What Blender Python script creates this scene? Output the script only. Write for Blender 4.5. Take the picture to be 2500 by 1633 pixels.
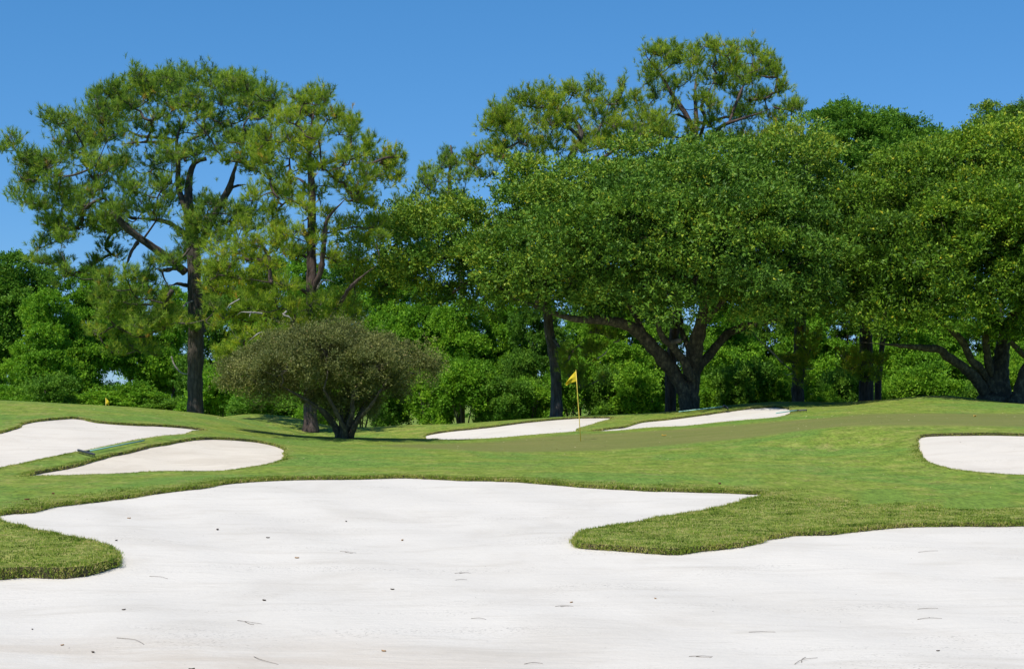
import bpy, math, random
import numpy as np
from mathutils import Vector
from mathutils.geometry import delaunay_2d_cdt

scene = bpy.context.scene
for o in list(bpy.data.objects):
    bpy.data.objects.remove(o)
rng = np.random.default_rng(11)
random.seed(11)

# ------------------------------------------------------------------ camera
F, CX, HY = 3720.0, 1250.0, 980.0          # focal length, centre and horizon in photo pixels
CZ = 2.0                                   # camera height over the foreground sand
cam_d = bpy.data.cameras.new('camera')
cam = bpy.data.objects.new('camera', cam_d)
scene.collection.objects.link(cam)
cam_d.sensor_width = 36.0
cam_d.lens = F / 2500.0 * 36.0
cam_d.shift_y = (HY - 816.5) / 2500.0
cam_d.clip_start = 0.1
cam_d.clip_end = 9000.0
cam.location = (0, 0, CZ)
cam.rotation_euler = (math.radians(90), 0, 0)
scene.camera = cam
scene.render.resolution_x, scene.render.resolution_y = 1024, 668

# ------------------------------------------------------------------ sky and sun
SUN = Vector((-0.30, -0.44, 0.85)).normalized()
world = bpy.data.worlds.new('World')
scene.world = world
world.use_nodes = True
wn = world.node_tree.nodes
wl = world.node_tree.links
bg = wn['Background']
sky = wn.new('ShaderNodeTexSky')
sky.sky_type = 'NISHITA'
sky.sun_disc = False
sky.sun_elevation = math.asin(SUN.z)
sky.sun_rotation = math.atan2(SUN.x, SUN.y)
sky.altitude = 30
sky.air_density = 1.0
sky.dust_density = 0.0
sky.ozone_density = 2.2
# colour grade of the whole sky (one power and gain per channel): the camera's deep blue rendering
sep = wn.new('ShaderNodeSeparateColor'); com = wn.new('ShaderNodeCombineColor')
wl.new(sky.outputs[0], sep.inputs[0])
for ch, (gam, gain) in enumerate(((1.0, .315), (.71, .94), (.76, 1.41))):
    pw = wn.new('ShaderNodeMath'); pw.operation = 'POWER'; pw.inputs[1].default_value = gam
    ml = wn.new('ShaderNodeMath'); ml.operation = 'MULTIPLY'; ml.inputs[1].default_value = gain
    wl.new(sep.outputs[ch], pw.inputs[0]); wl.new(pw.outputs[0], ml.inputs[0]); wl.new(ml.outputs[0], com.inputs[ch])
wl.new(com.outputs[0], bg.inputs[0])
bg.inputs[1].default_value = 0.11
sd = bpy.data.lights.new('sun', 'SUN')
sd.energy = 4.4
sd.angle = math.radians(0.53)
sd.color = (1.0, 0.945, 0.84)
sun = bpy.data.objects.new('sun', sd)
scene.collection.objects.link(sun)
sun.rotation_euler = SUN.to_track_quat('Z', 'Y').to_euler()
sun.location = (-40, -40, 60)
vs = scene.view_settings
vs.view_transform = 'Standard'
vs.look = 'None'
vs.exposure = 0.28
vs.gamma = 1.0
vs.use_curve_mapping = False

# ------------------------------------------------------------------ helpers
def link(o):
    scene.collection.objects.link(o)
    return o

def tag(o, label=None, cat=None, group=None, kind=None):
    if label: o['label'] = label
    if cat: o['category'] = cat
    if group: o['group'] = group
    if kind: o['kind'] = kind
    return o

def empty(name, loc, label, cat, group=None):
    e = bpy.data.objects.new(name, None)
    e.location = loc
    e.empty_display_size = 0.3
    link(e)
    return tag(e, label, cat, group)

def attach(o, parent):
    o.parent = parent
    o.location = -parent.location if False else o.location
    return o

def np_mesh(name, V, Fc, mat, attrs=None, smooth=False):
    """V (n,3); Fc (m,k) with one k for all faces."""
    V = np.asarray(V, np.float32); Fc = np.asarray(Fc, np.int32)
    me = bpy.data.meshes.new(name)
    m, k = Fc.shape
    me.vertices.add(len(V)); me.vertices.foreach_set('co', V.ravel())
    me.loops.add(m * k); me.loops.foreach_set('vertex_index', Fc.ravel())
    me.polygons.add(m)
    me.polygons.foreach_set('loop_start', np.arange(0, m * k, k, dtype=np.int32))
    me.polygons.foreach_set('loop_total', np.full(m, k, np.int32))
    me.polygons.foreach_set('use_smooth', np.full(m, smooth, bool))
    me.update(calc_edges=True)
    for an, (dom, arr) in (attrs or {}).items():
        a = me.attributes.new(an, 'FLOAT', dom)
        a.data.foreach_set('value', np.asarray(arr, np.float32))
    me.materials.append(mat)
    return me

def mesh_obj(name, me, parent=None):
    """world-space mesh; when parented, shift the vertices so the child sits at the parent's origin"""
    o = bpy.data.objects.new(name, me)
    link(o)
    if parent is not None:
        o.parent = parent
    return o

def Pp(px, py, D):
    return np.array([(px - CX) * D / F, D, CZ - (py - HY) * D / F])

# ------------------------------------------------------------------ materials
def new_mat(name):
    m = bpy.data.materials.new(name)
    m.use_nodes = True
    nt = m.node_tree
    b = nt.nodes['Principled BSDF']
    return m, nt, b

def N(nt, t, **kw):
    n = nt.nodes.new(t)
    for k, v in kw.items():
        setattr(n, k, v)
    return n

def ramp(nt, stops, interp='LINEAR'):
    r = N(nt, 'ShaderNodeValToRGB')
    el = r.color_ramp.elements
    r.color_ramp.interpolation = interp
    while len(el) < len(stops): el.new(0.5)
    for e, (p, c) in zip(el, stops):
        e.position = p
        e.color = (c[0], c[1], c[2], 1) if not np.isscalar(c) else (c, c, c, 1)
    return r

def mixc(nt, fac, a, b, mode='MIX'):
    m = N(nt, 'ShaderNodeMix', data_type='RGBA', blend_type=mode)
    L = nt.links
    for s, v in ((0, fac), (6, a), (7, b)):
        if hasattr(v, 'is_linked') or hasattr(v, 'links'):
            L.new(v, m.inputs[s])
        elif np.isscalar(v):
            m.inputs[s].default_value = v
        else:
            m.inputs[s].default_value = (v[0], v[1], v[2], 1)
    return m.outputs[2]

def noise(nt, vec, scale, detail=4, rough=0.55, dist=0.0):
    n = N(nt, 'ShaderNodeTexNoise')
    n.inputs['Scale'].default_value = scale
    n.inputs['Detail'].default_value = detail
    n.inputs['Roughness'].default_value = rough
    n.inputs['Distortion'].default_value = dist
    nt.links.new(vec, n.inputs['Vector'])
    return n.outputs[0]

def coords(nt, scale=(1, 1, 1), rot=(0, 0, 0), which='Object'):
    tc = N(nt, 'ShaderNodeTexCoord')
    mp = N(nt, 'ShaderNodeMapping')
    mp.inputs['Scale'].default_value = scale
    mp.inputs['Rotation'].default_value = rot
    nt.links.new(tc.outputs[which], mp.inputs['Vector'])
    return mp.outputs[0]

def bump(nt, b, h, strength, dist):
    bp = N(nt, 'ShaderNodeBump')
    bp.inputs['Strength'].default_value = strength
    bp.inputs['Distance'].default_value = dist
    nt.links.new(h, bp.inputs['Height'])
    nt.links.new(bp.outputs[0], b.inputs['Normal'])

def attr(nt, name):
    a = N(nt, 'ShaderNodeAttribute', attribute_name=name)
    return a.outputs['Fac']

def leaf_mat(name, stops, rough=0.45, spec=0.4, trans=0.3, tcol=(1.0, 1.0, 0.6)):
    m, nt, b = new_mat(name)
    r = ramp(nt, stops)
    nt.links.new(attr(nt, 'tint'), r.inputs[0])
    nt.links.new(r.outputs[0], b.inputs['Base Color'])
    b.inputs['Roughness'].default_value = rough
    b.inputs['Specular IOR Level'].default_value = spec
    tr = N(nt, 'ShaderNodeBsdfTranslucent')
    nt.links.new(mixc(nt, 1.0, r.outputs[0], tcol, 'MULTIPLY'), tr.inputs['Color'])
    mx = N(nt, 'ShaderNodeMixShader')
    mx.inputs[0].default_value = trans
    nt.links.new(b.outputs[0], mx.inputs[1]); nt.links.new(tr.outputs[0], mx.inputs[2])
    nt.links.new(mx.outputs[0], nt.nodes['Material Output'].inputs['Surface'])
    return m

def bark_mat(name, c1, c2, c3, vs=(6, 6, 1.2)):
    m, nt, b = new_mat(name)
    v = coords(nt, vs)
    n1 = noise(nt, v, 1.6, 6, 0.65)
    r = ramp(nt, [(0.3, c1), (0.52, c2), (0.72, c3)])
    nt.links.new(n1, r.inputs[0])
    nt.links.new(r.outputs[0], b.inputs['Base Color'])
    b.inputs['Roughness'].default_value = 0.9
    bump(nt, b, noise(nt, v, 2.4, 5, 0.7), 0.9, 0.05)
    return m

def plain_mat(name, col, rough=0.6, var=0.15, scale=20):
    m, nt, b = new_mat(name)
    n = noise(nt, coords(nt), scale, 3)
    c = mixc(nt, n, tuple(x * (1 - var) for x in col), tuple(min(1, x * (1 + var)) for x in col))
    nt.links.new(c, b.inputs['Base Color'])
    b.inputs['Roughness'].default_value = rough
    return m

M = {}
M['oak_leaf'] = leaf_mat('oak_leaf', [(0.0, (.036, .092, .012)), (.45, (.116, .235, .026)), (.8, (.220, .345, .034)), (1.0, (.52, .45, .03))], .48, .16, .22)
M['oak_leaf_warm'] = leaf_mat('oak_leaf_warm', [(0.0, (.046, .102, .012)), (.45, (.146, .272, .022)), (.8, (.270, .390, .028)), (1.0, (.54, .46, .03))], .48, .14, .24)
M['wood_leaf'] = leaf_mat('wood_leaf', [(0.0, (.062, .165, .013)), (.5, (.155, .345, .024)), (1.0, (.32, .52, .036))], .5, .10, .36)
M['dark_leaf'] = leaf_mat('dark_leaf', [(0.0, (.050, .132, .016)), (.5, (.108, .245, .026)), (1.0, (.21, .37, .036))], .5, .10, .34)
M['shrub_leaf'] = leaf_mat('shrub_leaf', [(0.0, (.072, .090, .026)), (.5, (.155, .180, .050)), (.85, (.25, .258, .072)), (1.0, (.32, .24, .10))], .5, .2, .25)
M['needle_dark'] = leaf_mat('needle_dark', [(0.0, (.085, .170, .034)), (.5, (.250, .395, .052)), (.9, (.43, .54, .060)), (1.0, (.46, .28, .05))], .5, .12, .42)
M['needle_warm'] = leaf_mat('needle_warm', [(0.0, (.110, .200, .026)), (.5, (.300, .430, .042)), (.9, (.49, .57, .048)), (1.0, (.55, .34, .05))], .5, .12, .42)
M['grey_bark'] = bark_mat('grey_bark', (.035, .029, .026), (.115, .096, .085), (.22, .19, .17))
M['pine_bark'] = bark_mat('pine_bark', (.020, .016, .013), (.072, .058, .048), (.16, .13, .11))
M['red_bark'] = bark_mat('red_bark', (.022, .014, .012), (.080, .053, .045), (.155, .112, .097))
M['oak_bark'] = bark_mat('oak_bark', (.022, .018, .013), (.075, .062, .040), (.21, .185, .105), (5, 5, 2.5))
M['twig'] = bark_mat('twig', (.05, .04, .033), (.10, .083, .068), (.18, .155, .13))
M['dead_twig'] = bark_mat('dead_twig', (.20, .18, .16), (.34, .31, .28), (.45, .42, .39))

def grass_ground():
    m, nt, b = new_mat('grass_ground')
    v = coords(nt)
    big = noise(nt, v, 0.28, 4, .6, .6)
    mid = noise(nt, v, 1.7, 5, .65, .4)
    fine = noise(nt, v, 34, 3, .7)
    vfine = noise(nt, coords(nt, (1, .35, 1)), 14, 5, .75)
    c_r = ramp(nt, [(.25, (.088, .155, .018)), (.48, (.165, .225, .030)), (.68, (.25, .265, .060))])
    nt.links.new(mid, c_r.inputs[0])
    lush = mixc(nt, math2(nt, 'MULTIPLY', ramp_fac(nt, big, .42, .62), .7), c_r.outputs[0], (.105, .205, .034))
    straw = ramp_fac(nt, noise(nt, coords(nt, (1, .55, 1)), 1.3, 8, .78, .9), .52, .70)
    straw_mul = math2(nt, 'MULTIPLY', straw, .6)
    col = mixc(nt, straw_mul, lush, (.27, .235, .085))
    rough_mask = attr(nt, 'rough')
    rc = ramp(nt, [(.3, (.06, .085, .014)), (.48, (.17, .215, .034)), (.66, (.35, .31, .11))])
    nt.links.new(noise(nt, v, 5, 6, .75, .5), rc.inputs[0])
    col = mixc(nt, rough_mask, col, rc.outputs[0])
    sod = attr(nt, 'sod')
    col = mixc(nt, sod, col, (.138, .215, .032))
    # putting surface: short olive turf with soft bands
    gr = ramp(nt, [(.3, (.142, .165, .040)), (.55, (.168, .178, .050)), (.8, (.195, .19, .060))])
    nt.links.new(noise(nt, coords(nt, (.35, 1, 1), (0, 0, .12)), .9, 4, .55), gr.inputs[0])
    g = attr(nt, 'green')
    col = mixc(nt, g, col, gr.outputs[0])
    spk = ramp(nt, [(.28, .50), (.5, 1.0), (.75, 1.5)])
    nt.links.new(vfine, spk.inputs[0])
    amt = math2(nt, 'SUBTRACT', 1.0, math2(nt, 'MULTIPLY', g, .75))
    col = mixc(nt, amt, col, mixc(nt, 1.0, col, spk.outputs[0], 'MULTIPLY'))
    cl = ramp(nt, [(.32, .72), (.5, 1.0), (.68, 1.22)])
    nt.links.new(noise(nt, coords(nt, (1, .5, 1)), 3.6, 6, .8, .3), cl.inputs[0])
    col = mixc(nt, amt, col, mixc(nt, 1.0, col, cl.outputs[0], 'MULTIPLY'))
    nt.links.new(col, b.inputs['Base Color'])
    b.inputs['Roughness'].default_value = .9
    b.inputs['Specular IOR Level'].default_value = .15
    bump(nt, b, math2(nt, 'ADD', fine, vfine), .45, .05)
    return m

def math2(nt, op, a, b):
    n = N(nt, 'ShaderNodeMath', operation=op)
    for i, v in enumerate((a, b)):
        if np.isscalar(v): n.inputs[i].default_value = v
        else: nt.links.new(v, n.inputs[i])
    return n.outputs[0]

def ramp_fac(nt, src, lo, hi):
    n = N(nt, 'ShaderNodeMapRange', interpolation_type='SMOOTHSTEP')
    n.inputs['From Min'].default_value = lo
    n.inputs['From Max'].default_value = hi
    nt.links.new(src, n.inputs['Value'])
    return n.outputs[0]

def sand_mat(name, base, damp):
    m, nt, b = new_mat(name)
    v = coords(nt)
    st = noise(nt, coords(nt, (.30, 1.5, 1), (0, 0, .22)), 1.5, 6, .7, .5)
    grit = noise(nt, v, 45, 3, .8)
    blot = noise(nt, v, .55, 4, .6, .6)
    col = mixc(nt, math2(nt, 'MULTIPLY', ramp_fac(nt, st, .50, .72), .8), base, damp)
    col = mixc(nt, math2(nt, 'MULTIPLY', ramp_fac(nt, blot, .45, .7), .5), col, damp)
    gr = ramp(nt, [(.22, .62), (.34, .94), (.6, 1.0), (.85, 1.03)])
    nt.links.new(grit, gr.inputs[0])
    col = mixc(nt, 1.0, col, gr.outputs[0], 'MULTIPLY')
    nt.links.new(col, b.inputs['Base Color'])
    b.inputs['Roughness'].default_value = .95
    b.inputs['Specular IOR Level'].default_value = .1
    wv = N(nt, 'ShaderNodeTexWave', wave_type='BANDS', bands_direction='Y')
    wv.inputs['Scale'].default_value = 5.5
    wv.inputs['Distortion'].default_value = 5.0
    wv.inputs['Detail'].default_value = 3.0
    wv.inputs['Detail Scale'].default_value = .35
    nt.links.new(coords(nt, (.25, 1, 1), (0, 0, .18)), wv.inputs['Vector'])
    rk = math2(nt, 'MULTIPLY', wv.outputs['Fac'], ramp_fac(nt, noise(nt, v, .35, 3, .5), .42, .6))
    h = math2(nt, 'ADD', math2(nt, 'MULTIPLY', st, 1.5), math2(nt, 'MULTIPLY', noise(nt, v, 9, 6, .7), .5))
    h = math2(nt, 'ADD', h, math2(nt, 'MULTIPLY', rk, .6))
    bump(nt, b, h, .4, .05)
    # grit gathers in drifts
    dr = math2(nt, 'MULTIPLY', ramp_fac(nt, noise(nt, coords(nt, (.4, 1.2, 1), (0, 0, .2)), .8, 5, .65, .4), .5, .68), ramp_fac(nt, noise(nt, v, 28, 2, .6), .56, .66))
    c2 = mixc(nt, math2(nt, 'MULTIPLY', dr, .55), col, tuple(x * .42 for x in damp))
    # damp sand low at the left front
    sx = N(nt, 'ShaderNodeSeparateXYZ'); nt.links.new(v, sx.inputs[0])
    dm = math2(nt, 'MULTIPLY', ramp_fac(nt, math2(nt, 'MULTIPLY', sx.outputs[1], -1.0), -15.2, -12.9), ramp_fac(nt, math2(nt, 'MULTIPLY', sx.outputs[0], -1.0), -2.5, 2.8))
    dm = math2(nt, 'MULTIPLY', dm, ramp_fac(nt, noise(nt, coords(nt, (.5, 1.3, 1), (0, 0, .2)), .9, 5, .65, .5), .30, .62))
    c2 = mixc(nt, math2(nt, 'MULTIPLY', dm, .8), c2, tuple(x * y for x, y in zip(damp, (.92, .87, .82))))
    nt.links.new(c2, b.inputs['Base Color'])
    return m

M['grass_ground'] = grass_ground()
M['sand_white'] = sand_mat('sand_white', (.606, .570, .518), (.520, .482, .428))
M['sand_cream'] = sand_mat('sand_cream', (.62, .555, .465), (.50, .435, .35))
M['sand_pale'] = sand_mat('sand_pale', (.605, .555, .487), (.53, .475, .41))
M['turf_edge'] = bark_mat('turf_edge', (.025, .020, .010), (.060, .055, .018), (.14, .11, .05), (8, 8, 8))
M['blade'] = leaf_mat('blade', [(0.0, (.055, .100, .014)), (.38, (.200, .325, .036)), (.72, (.40, .43, .080)), (1.0, (.64, .53, .25))], .6, .08, .45)

# ------------------------------------------------------------------ terrain height field
# (photo pixel x, y, distance): what the ground touches at that pixel; height follows
ctrl = []
def C(x, *pts):
    for y, D in pts: ctrl.append((x, y, D))
left0 = [(1633, 11.5), (1500, 14.3), (1410, 17.3), (1350, 19), (1280, 21.8), (1250, 23.2), (1200, 26), (1160, 30), (1140, 32.5), (1110, 35), (1075, 38), (1020, 44), (988, 49), (977, 53)]
C(0, *left0); C(-700, *left0)
C(160, (1407, 17.4), (1330, 19.8), (1030, 42.5), (985, 53))
C(300, (1633, 11.5), (1420, 16.7), (1300, 21), (1225, 25.3), (1165, 30.5), (1140, 33), (1105, 36), (1080, 38), (1040, 42), (1003, 50), (993, 55))
C(480, (1187, 27.2), (1155, 31), (1110, 36), (1075, 39.5), (1055, 41.5), (1027, 49), (1008, 58))
C(600, (1500, 14.4), (1350, 19.3), (1250, 23.8), (1035, 53), (1009, 62))
C(700, (1633, 11.5), (1172, 28.3), (1140, 32), (1105, 37), (1080, 43), (1060, 50), (1062, 55), (1015, 62))
C(760, (1078, 46), (1065, 50.5), (1074, 53.5), (1064, 57), (1028, 62))
C(840, (1170, 28.5), (1140, 33), (1100, 40), (1070, 47), (1067, 49), (1079, 52.5), (1072, 56), (1049, 62))
C(985, (1172, 28.5), (1130, 34), (1098, 40), (1080, 46), (1070, 50), (1077, 53), (1062, 56.5), (1036, 61))
C(1000, (1400, 17.3), (1250, 24))
C(1100, (1053, 63))
C(1200, (1633, 11.5), (1450, 15.6), (1350, 19.3))
C(1250, (1175, 28.2), (1140, 33), (1105, 39.5), (1085, 45), (1070, 49.5), (1036, 56), (1027, 61))
C(1300, (1300, 21.3))
C(1418, (1335, 19.8), (1185, 27.6), (1150, 31.5), (1110, 39), (1077, 46), (1058, 50), (1022, 57.5), (1016, 62))
C(1600, (1197, 27), (1150, 31.5), (1100, 39), (1070, 45), (1045, 51), (1026, 56.5), (1008, 62))
C(1640, (1350, 19.2), (1270, 23)); C(1700, (1290, 22), (1633, 11.5))
C(1800, (1400, 17.2), (1500, 14.4)); C(1900, (1310, 20.8), (1240, 24.5))
C(1850, (1210, 26.3), (1150, 31.5), (1100, 37), (1067, 41.5), (1045, 46), (1025, 51), (1000, 57), (982, 62))
C(1930, (979, 62))
C(2054, (1290, 21.8), (1240, 24.5), (1200, 27.3), (1150, 32.0), (1100, 37.0), (1043, 40.5), (1022, 47), (1008, 52), (992, 60))
C(2230, (1633, 11.5), (1400, 17.2), (1260, 23.3), (1200, 27.3), (1150, 31.5), (1100, 35), (1065, 37.2), (1041, 39.5), (1012, 50), (990, 55), (968, 60))
C(2320, (965, 61))
right0 = [(1633, 11.5), (1500, 14.3), (1285, 22), (1230, 25.5), (1160, 30.3), (1110, 33), (1065, 36.5), (1042, 39.5), (1012, 50), (983, 60)]
C(2450, *right0); C(3200, *right0)
cu, cv, cz = [], [], []
for x, y, D in ctrl:
    cu.append((x - CX) / F); cv.append(math.log(D)); cz.append(-(y - HY) * D / F)
for u in np.linspace(-.55, .55, 12):                      # behind the crests, and under the camera
    for D, z in ((4, -1.72), (7.5, -2.0), (80, -1.9), (95, -1.9), (130, -1.9)):
        cu.append(u); cv.append(math.log(D)); cz.append(z)
for px in (0, 250, 480):
    for D, z in ((60, -.8), (68, -1.6)):
        cu.append((px - CX) / F); cv.append(math.log(D)); cz.append(z)
for px in (600, 760, 985, 1250, 1600, 1930, 2230, 2450):
    cu.append((px - CX) / F); cv.append(math.log(73)); cz.append(-1.55)
cu, cv, cz = map(np.array, (cu, cv, cz))
def tps_k(r2):
    return np.where(r2 > 1e-12, r2 * np.log(r2 + 1e-12), 0)
nC = len(cu)
K = tps_k((cu[:, None] - cu) ** 2 + (cv[:, None] - cv) ** 2) + np.eye(nC) * 4e-4
Pm = np.stack([np.ones(nC), cu, cv], 1)
A = np.block([[K, Pm], [Pm.T, np.zeros((3, 3))]])
sol = np.linalg.solve(A, np.concatenate([cz, np.zeros(3)]))
GU, GV = np.linspace(-.72, .72, 361), np.linspace(math.log(3.5), math.log(135), 421)
gu, gv = np.meshgrid(GU, GV)
GZ = np.zeros(gu.size)
fu, fv = gu.ravel(), gv.ravel()
for s in range(0, fu.size, 20000):
    e = slice(s, s + 20000)
    GZ[e] = tps_k((fu[e, None] - cu) ** 2 + (fv[e, None] - cv) ** 2) @ sol[:nC] + sol[nC] + sol[nC + 1] * fu[e] + sol[nC + 2] * fv[e]
GZ = GZ.reshape(gu.shape) + CZ
FAR = GZ[-1].mean()
def height_uv(u, D):
    u = np.clip(u, GU[0], GU[-1] - 1e-6)
    v = np.clip(np.log(np.maximum(D, 3.5)), GV[0], GV[-1] - 1e-6)
    a = (u - GU[0]) / (GU[1] - GU[0]); b = (v - GV[0]) / (GV[1] - GV[0])
    i, j = a.astype(int), b.astype(int)
    fa, fb = a - i, b - j
    return (GZ[j, i] * (1 - fa) + GZ[j, i + 1] * fa) * (1 - fb) + (GZ[j + 1, i] * (1 - fa) + GZ[j + 1, i + 1] * fa) * fb
def height(X, Y):
    X = np.asarray(X, float); Y = np.asarray(Y, float)
    D = np.maximum(Y, 3.6)
    return height_uv(X / D, D)
def lip(D):
    D = np.asarray(D, float)
    t = np.clip((D - 17.5) / 3, 0, 1)
    return .15 * (1 - t) + .065 * t + .008 * np.clip((D - 29) / 3, 0, 1)
DM = np.exp(np.linspace(math.log(5), math.log(130), 2600))
def hit(px, py, sand=False):
    """where the sight line through a photo pixel meets the ground"""
    u = (px - CX) / F
    z = height_uv(np.full_like(DM, u), DM) - (lip(DM) if sand else 0)
    ray = CZ - (py - HY) / F * DM
    k = np.nonzero(z >= ray)[0]
    D = DM[k[0]] if len(k) else 62.0
    return np.array([u * D, D, float(height(u * D, D)) - (float(lip(D)) if sand else 0)])

# ------------------------------------------------------------------ bunkers, green, patches (photo outlines laid on the ground)
# every bunker: (name, material, label, back edge pixels (sand meets the turf face), front edge pixels (turf hides the sand))
BUNK = [
 ('sand_white', 'large white sand bunker filling the foreground around two grass tongues', 'B', [
  ('s', [(-20, 1266), (16, 1256), (79, 1252), (131, 1239), (200, 1228), (252, 1223), (315, 1217), (394, 1205), (473, 1195), (546, 1184), (630, 1176), (735, 1172), (867, 1171), (998, 1168), (1129, 1174), (1250, 1177), (1408, 1189), (1565, 1199), (1723, 1203), (1828, 1207), (1872, 1208)]),
  ('g', [(1807, 1226), (1723, 1242), (1639, 1256), (1565, 1271), (1481, 1284), (1429, 1294), (1411, 1310)]),
  ('s', [(1408, 1337), (1460, 1343), (1565, 1351), (1644, 1355), (1723, 1347), (1801, 1336), (1880, 1318), (1933, 1309), (2038, 1305), (2143, 1294), (2222, 1288), (2300, 1286), (2500, 1285), (2900, 1283), (3250, 1300)]),
  ('s', [(3500, 1500), (3600, 1900), (2600, 2050), (1200, 2080), (0, 2050), (-1000, 1900), (-900, 1500), (-600, 1430), (-200, 1420), (0, 1417), (79, 1412), (158, 1412), (221, 1405), (263, 1394), (284, 1381)]),
  ('g', [(286, 1363), (281, 1347), (263, 1331), (226, 1318), (184, 1310), (147, 1305), (105, 1294), (53, 1281), (0, 1271)])]),
 ('sand_pale', 'upper left pale sand bunker curving up the grassy mound', 'B', [
  ('s', [(-250, 1110), (-160, 1085), (-60, 1070), (0, 1060), (32, 1051), (54, 1038), (82, 1031), (126, 1026), (176, 1023), (208, 1026), (240, 1033), (284, 1037), (334, 1040), (378, 1041), (441, 1045), (485, 1050), (506, 1054)]),
  ('g', [(457, 1057), (394, 1063), (331, 1074), (299, 1081), (252, 1089), (205, 1100), (142, 1111), (79, 1125), (32, 1135), (0, 1142), (-100, 1158), (-220, 1150)])]),
 ('sand_cream', 'cream leaf-shaped sand bunker below the grass strip with the rake', 'B', [
  ('g', [(60, 1162), (126, 1160), (221, 1158), (284, 1156), (347, 1152), (410, 1149), (488, 1150), (551, 1148), (615, 1139), (662, 1130), (690, 1119), (700, 1109)]),
  ('s', [(696, 1100), (671, 1089), (630, 1081), (583, 1076), (520, 1073), (473, 1075), (410, 1086), (347, 1098), (284, 1114), (236, 1126), (189, 1139), (126, 1152), (79, 1160)])]),
 ('sand_pale', 'rounded pale bunker cut into the slope at the right edge', 'B', [
  ('s', [(2238, 1082), (2242, 1072), (2256, 1067), (2295, 1065), (2343, 1064), (2423, 1063), (2500, 1065), (2620, 1067), (2760, 1076)]),
  ('g', [(2810, 1100), (2770, 1140), (2620, 1158), (2500, 1158), (2455, 1157), (2407, 1153), (2367, 1149), (2327, 1144), (2295, 1137), (2267, 1127), (2250, 1114), (2242, 1101)])]),
 ('sand_white', 'long white bunker behind the putting green, left of the flagstick', 'B', [
  ('s', [(1034, 1066), (1094, 1055), (1201, 1044), (1287, 1032), (1351, 1026), (1416, 1022), (1497, 1022)]),
  ('g', [(1459, 1032), (1416, 1044), (1406, 1048), (1407, 1052), (1287, 1062), (1159, 1071), (1073, 1072)])]),
 ('sand_white', 'white bunker behind the putting green climbing right under the oak', 'B', [
  ('g', [(1435, 1052), (1501, 1051), (1587, 1043), (1673, 1039), (1758, 1030), (1887, 1019), (1921, 1013), (1934, 1005)]),
  ('s', [(1926, 1000), (1896, 995), (1823, 1000), (1716, 1015), (1630, 1026), (1570, 1032), (1523, 1045), (1484, 1049)])]),
]
def resample(poly, k):
    P = np.array(poly); n = len(P); out = []
    for i in range(n):
        p0, p1, p2, p3 = P[i - 1], P[i], P[(i + 1) % n], P[(i + 2) % n]
        d = np.linalg.norm(p2[:2] - p1[:2]); D = p1[1]
        m = max(2, int(d / (k * D)))
        sharp = False
        for t in np.arange(m) / m:
            # centripetal-like: tension keeps corners tight
            a = .35
            t1, t2 = (p2 - p0) * a, (p3 - p1) * a
            L0 = np.linalg.norm(p2 - p1)
            for tt in (t1, t2):
                l = np.linalg.norm(tt)
                if l > L0: tt *= L0 / l
            h = (2*t**3-3*t**2+1)*p1 + (t**3-2*t**2+t)*t1 + (-2*t**3+3*t**2)*p2 + (t**3-t**2)*t2
            out.append(h)
    return np.array(out)
def poly_from(segs):
    pts = []
    for flag, px in segs:
        for p in px:
            pts.append(hit(p[0], p[1], flag == 's'))
    return np.array(pts)[:, :2]
def jag(poly, amp):
    n = len(poly)
    d = np.roll(poly, -1, 0) - np.roll(poly, 1, 0)
    nr = np.stack([-d[:, 1], d[:, 0]], 1); nr /= np.linalg.norm(nr, axis=1)[:, None] + 1e-9
    w = rng.normal(size=n); w2 = np.convolve(np.concatenate([w[-4:], w, w[:4]]), np.ones(5) / 5, 'same')[4:-4]
    return poly + nr * (w * .35 + w2 * 1.4)[:, None] * amp * np.clip(poly[:, 1:2] / 30, .6, 1.6)
polys = [jag(resample(poly_from(b[3]), .0045), .05 if k == 0 else .022) for k, b in enumerate(BUNK)]

GREEN = [(930, 1086), (1068, 1083), (1194, 1079), (1278, 1071), (1404, 1060), (1530, 1055), (1740, 1042), (1900, 1029), (2018, 1020), (2089, 1012), (2230, 1009), (2500, 1010), (3000, 1012), (3000, 1042), (2500, 1042), (2230, 1039), (2054, 1041), (1912, 1057), (1806, 1071), (1698, 1081), (1572, 1092), (1446, 1100), (1362, 1102), (1194, 1102), (1026, 1094)]
green_poly = resample(np.array([hit(*p) for p in GREEN])[:, :2], .01)
SODS = [[(2093, 1198), (2150, 1193), (2210, 1196), (2245, 1216), (2240, 1224), (2180, 1228), (2100, 1233)],
        [(2300, 1240), (2312, 1216), (2400, 1206), (2470, 1213), (2480, 1236), (2400, 1243)]]
sod_polys = [np.array([hit(*p) for p in s])[:, :2] for s in SODS]
TONGUE = [[(-400, 1300), (0, 1275), (120, 1300), (230, 1322), (283, 1350), (283, 1385), (200, 1408), (0, 1415), (-400, 1420)],
          [(1411, 1312), (1480, 1286), (1640, 1257), (1810, 1228), (1885, 1212), (2050, 1218), (2200, 1230), (2500, 1240), (3000, 1240), (3000, 1284), (2500, 1285), (2100, 1298), (1880, 1317), (1650, 1352), (1412, 1335)]]
tongue_polys = [np.array([hit(*p) for p in s])[:, :2] for s in TONGUE]

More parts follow.
